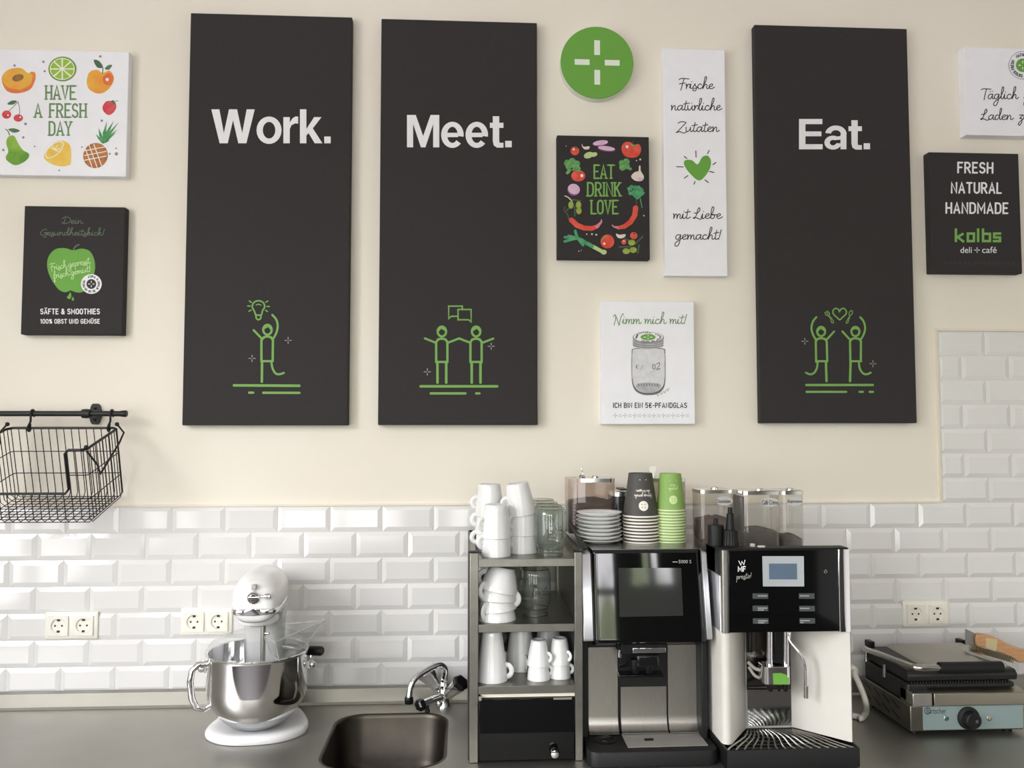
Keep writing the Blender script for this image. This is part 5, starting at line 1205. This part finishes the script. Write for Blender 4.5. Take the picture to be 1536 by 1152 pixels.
cup_stack(961.5, .295, 9, .0455, .0305, .112, .0083, DKCUP, RIMW, 'dark_paper_cup', lab7, g7, PRW, (('Genuss gerade', .058, .024), ('die Wissen', .070, .019)), .0125)
cup_stack(1006, .30, 12, .0368, .0275, .096, .0074, GRCUP, RIMG, 'green_paper_cup', lab8, g8, PRG, (('gerade', .060, .013), ('die', .069, .008)), .0110)

# ---------------------------------------------------------------- the white coffee machine
PW = M('warm_white_plastic', '#d2cfc6', .35)
pl_, pr_ = .603, .915; PD = .50; pz0, pz1 = Z(948, PD, 1180), Z(824.5, PD, 1180); TZ = .945
mp_ = thing('coffee_machine', 'white coffee machine with black button panel and chrome outlet left of the contact grill', 'coffee machine', ((pl_+pr_)/2, -.3, ZC))
mb = MB().box(pl_+.002, pr_-.002, -.385, -.035, ZC+.006, pz1-.06); build('body', mb, PW, mp_, bevel=.004)
mb = MB().box(pl_, pr_, -.497, -.455, pz1-.0015, pz1+.003).box(pl_+.002, pr_-.002, -.455, -.385, pz1-.062, pz1-.058); build('top_plate', mb, BLACKM, mp_, bevel=.003)
mbl = [(pl_, -.386), (pl_, -PD+.012), (pl_+.004, -PD+.003), (pl_+.012, -PD), (pl_+.022, -PD+.004), (X(1119, .395, 1050), -.395), (X(1119, .395, 1050), -.386)]
build('side_wall', MB().prism(mbl, 'z', TZ, pz0+.002), PW, mp_, angle=50)
mbr = [(pr_, -.386), (pr_, -PD+.003), (pr_-.003, -PD), (pr_-.008, -PD+.002), (X(1188, .395, 1050), -.395), (X(1188, .395, 1050), -.386)]
build('side_wall', MB().prism(mbr, 'z', TZ, pz0+.002), PW, mp_, angle=50)
a, b = X(1120.5, .388, 1050), X(1187, .388, 1050)
build('mirror_panel', MB().box(a, b, -.392, -.386, TZ+.003, Z(1036, .39, 1150)), M('polished_steel', '#c4c8c8', .12, 1.0), mp_)
build('upper_back_panel', MB().box(a, b, -.390, -.386, Z(1035, .39, 1150), pz0), M('dark_steel_back', '#6e6a62', .2, 1.0), mp_)
# panel
xa2, xb2 = X(1093, PD, 880), X(1257.5, PD, 880)
mb = MB().box(xa2, xb2, -PD-.001, -.46, pz0, pz1); pn = build('front_panel', mb, BLACKG, mp_, bevel=.0015)
for nm, p0, p1, mt in (('panel_trim', X(1083, PD, 880), X(1090.5, PD, 880), STEEL), ('panel_trim', X(1090.8, PD, 880), xa2, CHROME), ('panel_trim', xb2, X(1275, PD, 880), CHROME)):
    prof = rrect(p0, p1, -PD-.003, -.46, .003, 3); build(nm, MB().rings([[(x, y, pz0-.0008) for x, y in prof], [(x, y, pz1) for x, y in prof]]), mt, mp_, angle=60)
build('side_housing', MB().box(pl_-.0005, X(1083.5, PD, 880), -PD+.012, -.38, Z(862, .48, 1075), pz1), BLACKP, mp_, bevel=.003)
build('side_housing', MB().box(pl_-.0005, X(1083.5, PD, 880), -PD+.010, -.38, pz0, Z(862, .48, 1075)-.0004), SILV, mp_, bevel=.003)
fp_ = lambda x, y, l: W(x, y, PD+.0012)+Vector((0, -l, 0))
z8 = zoomed(1060, 810, 6.4); f8 = lambda x, y, l: fp_(*z8(x, y), l)
k = Ink(f8); k.poly([(533, 155), (932, 155), (936, 446), (540, 446)], 0, 0); ds = build('display', k, M('silver_display_frame', '#dfe7ea', .22, .5), pn, flat=True)  # frame silver lightened to stand in for a window's reflection
k = Ink(f8); k.poly([(597, 226), (866, 226), (868, 378), (599, 378)], 0, 2); build('screen', k, M('blue_grey_screen', '#5f7284', .2), ds, flat=True)
for i, (x, y) in enumerate(((440, 512), (440, 630), (443, 752), (884, 512), (887, 632), (890, 750))):
    k = Ink(f8); k.poly([(x, y), (x+150, y), (x+151, y+52), (x+1, y+52)], 0, 0)
    bt = build('button', k, M('grey_button', '#4d5052', .2), pn, flat=True)
    k = Ink(f8); k.line([(x+50 if i < 3 else x+8, y+24), (x+140 if i < 3 else x+100, y+24)], 9, 0, 2, cap=False)
    if i in (1, 2, 5): k.line([(x+50 if i < 3 else x+8, y+42), (x+110 if i < 3 else x+40, y+42)], 8, 0, 2, cap=False)
    build('caption', k, INKGR, bt, flat=True)
k = Ink(f8)
k.text(CAPS, 'W', (313, 243), (372, 236), 42, 8, 0, 0); k.text(CAPS, 'MF', (303, 300), (372, 300), 44, 9, 0, 0, gap=.25)
build('logo', k, INKW, pn, flat=True)
k = Ink(f8); k.text(SCRIPT, 'presto!', (285, 375), (430, 365), 26, 4, 0, 0, gap=-.05, sm=5); build('handwriting', k, INKGR, pn, flat=True)
k = Ink(f8); k.line(arc(1141, 303, 13, 13, -60, 240, 14), 4, 0); k.line([(1141, 284), (1141, 296)], 4, 0); build('power_symbol', k, INKGR, pn, flat=True)
# outlet column
def rod(px, d, py0, py1, r, mat, nm, par=mp_): return build(nm, MB().tube([W(px, py0, d), W(px, py1, d)], r, 14), mat, par)
for px in (1154.5, 1179): rod(px, .44, 940, 1002, .0072, CHROME, 'outlet_rod')
rod(1125, .41, 940, 978, .0055, M('dark_chrome', '#3a3b3c'), 'rear_rod')
build('outlet_slide', MB().box(X(1160, .43, 960), X(1173, .43, 960), -.438, -.40, Z(1000, .43), pz0), BLACKP, mp_, bevel=.002)
a, b = X(1146.5, .455, 1010), X(1186, .455, 1010); zo0, zo1 = Z(1027, .455, 1165), Z(1000, .455, 1165)
oh = build('outlet_head', MB().rings([[(x, y, z) for x, y in rrect(a, b, -.458, -.405, .010, 5)] for z in (zo0, zo1)]), CHROME, mp_, bevel=.0015)
k = Ink(lambda x, y, l: W(x, y, .4586)+Vector((0, -l, 0))); k.poly([(1159, 1010), (1172, 1009.5), (1179, 1012), (1183, 1017), (1183, 1026.5), (1160, 1026.5)]); build('sticker', k, INKS, oh, flat=True, label='bright green sticker')
for px, w2 in ((1156, .0075), (1168.5, .0055), (1178.5, .0075)):
    p = W(px, 1028, .44); build('nozzle', MB().lathe([(w2, .004), (w2, -.006), (w2*.6, -.014), (0, -.015)], p, 14, caps=True), BLACKP, oh)
mb = MB().tube(spline([W(1122, 993, .40), W(1133, 1003, .415), W(1147, 1006, .43)], 4), .0045, 10).tube(spline([W(1123, 1000, .40), W(1133, 1014, .41), W(1147, 1018, .425)], 4), .004, 10); build('milk_hose', mb, M('grey_hose', '#b9b6ad', .4), mp_)
build('outlet_arm', MB().tube([W(1122, 1031, .41), W(1150, 1031, .43)], .0045, 10), BLACKP, mp_)
wd_ = build('steam_wand', MB().tube(spline([W(1184, 948, .44), W(1184.5, 960, .445), W(1195, 974, .455), W(1204, 986, .46), W(1208, 997, .462), W(1209, 1010, .463), W(1209, 1030, .463)], 5), .0042, 12), CHROME, mp_)
build('wand_tip', MB().tube([W(1209, 1029, .463), W(1209, 1047, .463)], .0052, 12), M('dull_steel', '#8e8c86', .4, .9), wd_)
# drip tray
tf, tb = .535, .386
trp = [(pl_-.006, -.40), (pl_-.002, -tf), (pr_-.002, -tf), (pr_+.004, -.40)]
rim = [(x*1+(.759-x)*.03, y+.004 if y < -.5 else y-.002) for x, y in trp]
mb = MB().rings([[(x, y, ZC+.002) for x, y in trp], [(x, y, TZ-.002) for x, y in trp], [(x*.998+.0015, y+.0015, TZ) for x, y in trp], [(x, y, TZ) for x, y in rim], [(x, y, TZ-.018) for x, y in rim]], False)
mb.f.append([len(mb.v)-4+i for i in range(4)]); mb.m.append(0)
tp_ = build('drip_tray', mb, BLACKM, mp_, angle=40)
GRID = M('tray_grid_steel', '#a8a69f', .25, 1.0)
xg0, xg1 = pl_+.006, pr_-.006; n = 16
for i in range(n):
    x0 = xg0+(xg1-xg0)*i/(n-1); xb_ = X(1121, .40, 1090)+(X(1187, .40, 1090)-X(1121, .40, 1090))*i/(n-1)
    pth = [(xb_+(x0-xb_)*t+.006*math.sin(t*PI*1.6), -.404-(tf-.410)*t, TZ-.002) for t in [j/10 for j in range(11)]]
    build('grid_bar', MB().tube(pth, .0019, 6, flat=(1.3, 1.0, (0, 0, 1))), GRID, tp_)
for j in range(6):
    t = (j+.3)/6; y = -.404-(tf-.410)*t; xa_ = X(1121, .40, 1090)+(xg0-X(1121, .40, 1090))*t; xb_ = X(1187, .40, 1090)+(xg1-X(1187, .40, 1090))*t
    build('grid_crossbar', MB().tube([(xa_+(xb_-xa_)*q/12, y+.0025*math.sin(q*1.7+j), TZ-.0035) for q in range(13)], .0011, 6), M('dark_grid_steel', '#5c5b57', .35, 1.0), tp_)
# hoppers
OVAL = M('silver_label', '#e4e4e0', .25, .5)
def oval(h, txt, cx, cy, d, w, fit):
    k = Ink(lambda x, y, l: W(x, y, d+.0006)+Vector((0, -l, 0))); k.ell(cx, cy, w, 6.8, 0, 0); l = build('label', k, OVAL, h, flat=True)
    k = Ink(lambda x, y, l: W(x, y, d+.0006)+Vector((0, -l, 0))); block_text(k, txt, fit, None, lay=2, bold=.02); build('lettering', k, INKB, l, flat=True)
zt6 = pz1-.0575
h, *_ = hopper(mp_, 1049.5, 1101, .22, .30, zt6, 735, SMOKEG, COCOA, 778, lid_h=.009); oval(h, 'Chocolate', 1086, 751.5, .30, 13, (1073.5, 749, 1096, 754.5))
h, *_ = hopper(mp_, 1114.5, 1171, .26, .35, zt6, 737, SMOKEG, BEANS, 796, lid_h=.009); oval(h, 'Café Crème', 1155, 753.5, .35, 13.5, (1143, 750, 1167.5, 757))
h, *_ = hopper(mp_, 1171.5, 1207, .24, .33, zt6, 736.5, SMOKEG, BEANS, 806, lid_h=.009); oval(h, 'Espresso', 1192, 752, .33, 12, (1181.5, 749.5, 1203, 755.5))
a, b = W(1110, 744, .30), W(1113.5, 815, .30); build('divider', MB().box(a.x, b.x, -.32, -.24, zt6, a.z), BLACKP, mp_)
p = W(1142, 820, .475); build('catch', MB().box(p.x-.008, p.x+.008, -.48, -.47, pz1+.002, pz1+.0065), PW, mp_, bevel=.001)
p = W(1129, 818, .465); build('catch', MB().box(p.x-.005, p.x+.005, -.468, -.458, pz1+.002, pz1+.010), M('grey_hose', '#b9b6ad'), mp_, bevel=.001)
# loose tools standing on top
ztp = pz1+.0005
build('tool_shelf', MB().box(pl_-.0005, X(1112, .45, 815), -.457, -.385, pz1-.06, pz1), BLACKP, mp_, bevel=.002)
p = W(1074, 820, .42); t1 = thing('tamper_plug', 'black plastic plug with a short stem standing on the white coffee machine', 'machine part', (p.x, -.42, ztp))
build('plug_body', MB().lathe([(0, 0), (.0195, 0), (.0195, .045), (.018, .050), (0, .052)], (0, 0, 0), 24), BLACKM, t1, local=True)
build('stem', MB().lathe([(.0055, .049), (.005, .066), (0, .067)], (0, 0, 0), 14), BLACKM, t1, local=True)
p = W(1096, 820, .435); t2 = thing('nozzle_tool', 'black plastic cone nozzle on a ribbed base beside the black plug', 'machine part', (p.x, -.435, ztp))
rib = [[((.0168+.0012*(j % 2))*f*math.cos(2*PI*j/40), (.0168+.0012*(j % 2))*f*math.sin(2*PI*j/40), z) for j in range(40)] for f, z in ((1.08, 0), (1.08, .012), (1.0, .014), (.98, .036), (.8, .040))]
build('ribbed_base', MB().rings(rib), BLACKM, t2, local=True)
build('cone', MB().lathe([(.0115, .038), (.0085, .078), (.006, .080), (.0055, .094), (0, .0945)], (0, 0, 0), 20), BLACKM, t2, local=True)
# power lead at the right of it
cb = thing('power_lead', 'thick white power lead hanging between white coffee machine and contact grill', 'cable', (W(1290, 1070, .2).x, -.2, ZC))
pts = [(pr_-.03, -.20, Z(985, .2, 1270)), W(1274, 1000, .2), W(1283, 1014, .22), W(1293, 1036, .24), W(1299, 1055, .25), G(1299, 1069, ZC+.008), G(1291, 1078, ZC+.008), G(1282, 1074, ZC+.008), (pr_+.03, -.16, ZC+.008), (pr_+.01, -.05, ZC+.008)]
build('cable_sheath', MB().tube(spline(pts, 6), .0078, 12), M('white_cable', '#d5d2c8', .4), cb)

# ---------------------------------------------------------------- contact grill
gx0, gx1 = 1.133, 1.432; GF, GB = .354, .10
gr = thing('contact_grill', 'stainless contact grill with black ribbed plates at the right end of the worktop', 'contact grill', ((gx0+gx1)/2, -.22, ZC))
GST = M('grill_steel', '#6f6c66', .35, 1.0, col2='#7a776f', scale=20); GCH = M('worn_chrome', '#b5b3ae', .15, 1.0)
CAST = M('cast_iron_black', '#161616', .5, bump=.3, bscale=250)
gz0, gz1 = ZC+.012, .977
build('base_case', MB().box(gx0, gx1, -GF, -GB, gz0, gz1), GST, gr, bevel=.003)
for x in (gx0+.025, gx1-.025):
    for y in (-GF+.03, -GB-.03): build('foot', MB().lathe([(.012, 0), (.012, .012)], (x, y, ZC+.0005), 14, caps=True), BLACKP, gr)
mb = MB()
for i in range(4):
    for j in range(2):
        y = -.30+.05*i; z = .925+.026*j; mb.prism([(y, z), (y+.035, z+.012), (y+.035, z+.015), (y, z+.003)], 'x', gx0-.0008, gx0+.001)
build('vent_slots', mb, BLACKP, gr)
k = Ink(lambda x, y, l: W(x, y, GF+.0006)+Vector((0, -l, 0)))
fpn = build('control_panel', MB().box(X(1384, GF, 1080), gx1-.002, -GF-.0012, -GF+.001, gz0+.004, gz1-.002), M('blue_grey_panel', '#93a6a4', .4, .3), gr)
pk = lambda x, y, l: W(x, y, GF+.0014)+Vector((0, -l, 0))
k = Ink(pk); block_text(k, 'Bartscher', (1389.8, 1062.3, 1419, 1070.5), None, bold=.0); build('lettering', k, INKB, fpn, flat=True)
k = Ink(pk); k.ring(1391.3, 1066.3, 4.4, 5.0, .9, 0); build('emblem', k, INKB, fpn, flat=True)
p = W(1451.5, 1076.5, GF); kn = build('thermostat_knob', MB().lathe([(.0285, -.0015), (.0285, -.006), (.0255, -.007), (.021, -.009), (.0195, -.027), (.017, -.029), (0, -.029)], (p.x, -GF, p.z), 36, axis='y'), BLACKM, gr)
build('pointer', MB().box(p.x+.003, p.x+.010, -GF-.0300, -GF-.0285, p.z-.004, p.z+.004), M('grey_pointer', '#4a4a48', .5), kn, bevel=.001)
for px, nm, col in ((1418.5, 'green_lamp', '#2f6a55'), (1483, 'amber_lamp', '#a09a7c')):
    p = W(px, 1077, GF); lm = build('lamp_bezel', MB().lathe([(.0055, -.001), (.0065, -.003), (.0045, -.004)], (p.x, -GF, p.z), 18, axis='y', caps=True), GCH, gr)
    build(nm, MB().lathe([(.0044, -.0038), (.003, -.006), (0, -.0068)], (p.x, -GF, p.z), 16, axis='y'), M(nm, col, .2), lm)
# fat tray and plates
a = X(1357, GF+.004, 1048)
build('front_ledge', MB().box(gx0+.004, X(1398, .36, 1048), -.362, -.30, gz1, 1.010), STEEL, gr, bevel=.002)
build('fat_tray', MB().box(X(1400, .36, 1048), gx1, -.364, -.29, gz1+.001, 1.0095).prism([(-.364, 1.0095), (-.345, 1.017), (-.30, 1.017), (-.30, 1.0095)], 'x', X(1395, .36, 1040), gx1), M('fat_tray_steel', '#a39f90', .3, 1.0), gr, bevel=.0015)
build('lower_plate', MB().box(gx0+.004, gx1-.006, -.335, -.115, gz1, 1.027), CAST, gr, bevel=.006)
mb = MB()
for i in range(34):
    x = gx0+.016+(gx1-gx0-.04)*i/33; mb.box(x-.002, x+.002, -.336, -.12, 1.0262, 1.0315)
build('lower_ribs', mb, CAST, gr)
TH = math.radians(-1.5)
up = [(-.342, 1.034), (-.345, 1.050), (-.335, 1.061), (-.12, 1.066), (-.115, 1.034)]
upo = build('upper_plate', MB().prism(up, 'x', gx0+.002, gx1-.004), CAST, gr, bevel=.004)
cov = [(-.325, 1.0605), (-.318, 1.069), (-.135, 1.0755), (-.125, 1.0655)]
a, b = X(1386, .30, 980), gx1-.022
mb = MB().rings([[(a-.012, -.328, 1.0608), (b+.008, -.328, 1.0608), (b+.008, -.122, 1.0655), (a-.012, -.122, 1.0655)], [(a+.004, -.312, 1.071), (b-.004, -.312, 1.071), (b-.004, -.135, 1.077), (a+.004, -.135, 1.077)]]); build('top_cover', mb, M('grill_top_steel', '#a7a39b', .28, 1.0), upo, bevel=.002)
# lifting bail
zb = 1.080; yf = -.385
xa3, xb3 = gx0-.004, X(1511, .385, 1000)
bail = [(xa3+.006, -.115, 1.060), (xa3, -.15, 1.063), (xa3, yf+.022, zb+.000), (xa3+.022, yf, zb), (xb3-.022, yf, zb), (xb3, yf+.022, zb+.002), (xb3, -.15, 1.063), (xb3-.006, -.115, 1.060)]
hn = build('lift_bail', MB().tube(bail[:3]+spline([bail[2], (xa3+.006, yf+.006, zb+.001), bail[3]], 3)[1:]+[bail[4]]+spline([bail[4], (xb3-.006, yf+.006, zb+.001), bail[5]], 3)[1:]+bail[6:], .0085, 14), GCH, gr, angle=60)
build('grip', MB().tube([(X(1409, .385, 1000), yf, zb), (X(1502, .385, 1000), yf, zb)], .0145, 18), BLACKM, hn)
build('hinge_post', MB().box(gx0+.006, gx0+.022, -.135, -.105, gz1, 1.082), BLACKP, gr, bevel=.002)
build('hinge_post', MB().box(gx1-.026, gx1-.010, -.135, -.105, gz1, 1.082), BLACKP, gr, bevel=.002)
build('spring_rod', MB().tube([W(1327, 997, .28), W(1326.5, 1015, .28)], .0042, 10), GCH, gr)
build('bail_bolt', MB().tube([W(1299, 970, .13), W(1299, 992, .13)], .0035, 8), GCH, hn)
# grill brush lying on the grill
z7 = zoomed(1380, 930, 6.397)
def bp(pts): return [W(*z7(x, y), .20) for x, y in pts]
br = thing('grill_brush', 'wooden grill brush with steel scraper blade lying on the contact grill', 'brush', (W(1500, 975, .2).x, -.2, 1.078))
WOOD = M('beech_wood', '#b98a60', .5, col2='#c99b70', scale=12, stretch=(2, 20, 20))
ol = spline([(525, 140), (640, 140), (720, 168), (860, 235), (1000, 285), (1190, 340), (1270, 370), (1290, 410), (1240, 440), (1120, 420), (1000, 398), (920, 395), (860, 350), (800, 325), (700, 285), (610, 255), (525, 240)], 3, True)
pp = bp(ol); mb = MB().rings([[p+Vector((0, -.012, 0)) for p in pp], [p+Vector((0, .014, 0)) for p in pp]]); build('handle', mb, WOOD, br, bevel=.003, angle=50)
pp = bp([(608, 162), (715, 178), (705, 285), (605, 252)]); build('paper_label', MB().rings([[p+Vector((0, -.0128, 0)) for p in pp], [p+Vector((0, -.0122, 0)) for p in pp]]), M('straw_label', '#c9b88c', .7), br)
pp = bp([(428, 80), (525, 128), (535, 165), (540, 225), (530, 245), (428, 235)]); build('scraper_blade', MB().rings([[p+Vector((0, -.004+.0, 0)) for p in pp], [p+Vector((0, -.0025, 0)) for p in pp]]), M('scraper_steel', '#8d8a84', .35, 1.0), br)
mb = MB()
for i in range(24):
    t = i/23; x, y = 500+t*380, 252+t*110
    for j in range(4):
        p = W(*z7(x, y), .20)+Vector((0, -.010+.006*j, .004)); mb.tube([p, p+Vector((-.004, 0, -.016))], .0011, 4)
build('bristles', mb, M('brass_bristle', '#6b5f42', .5, .5), br)
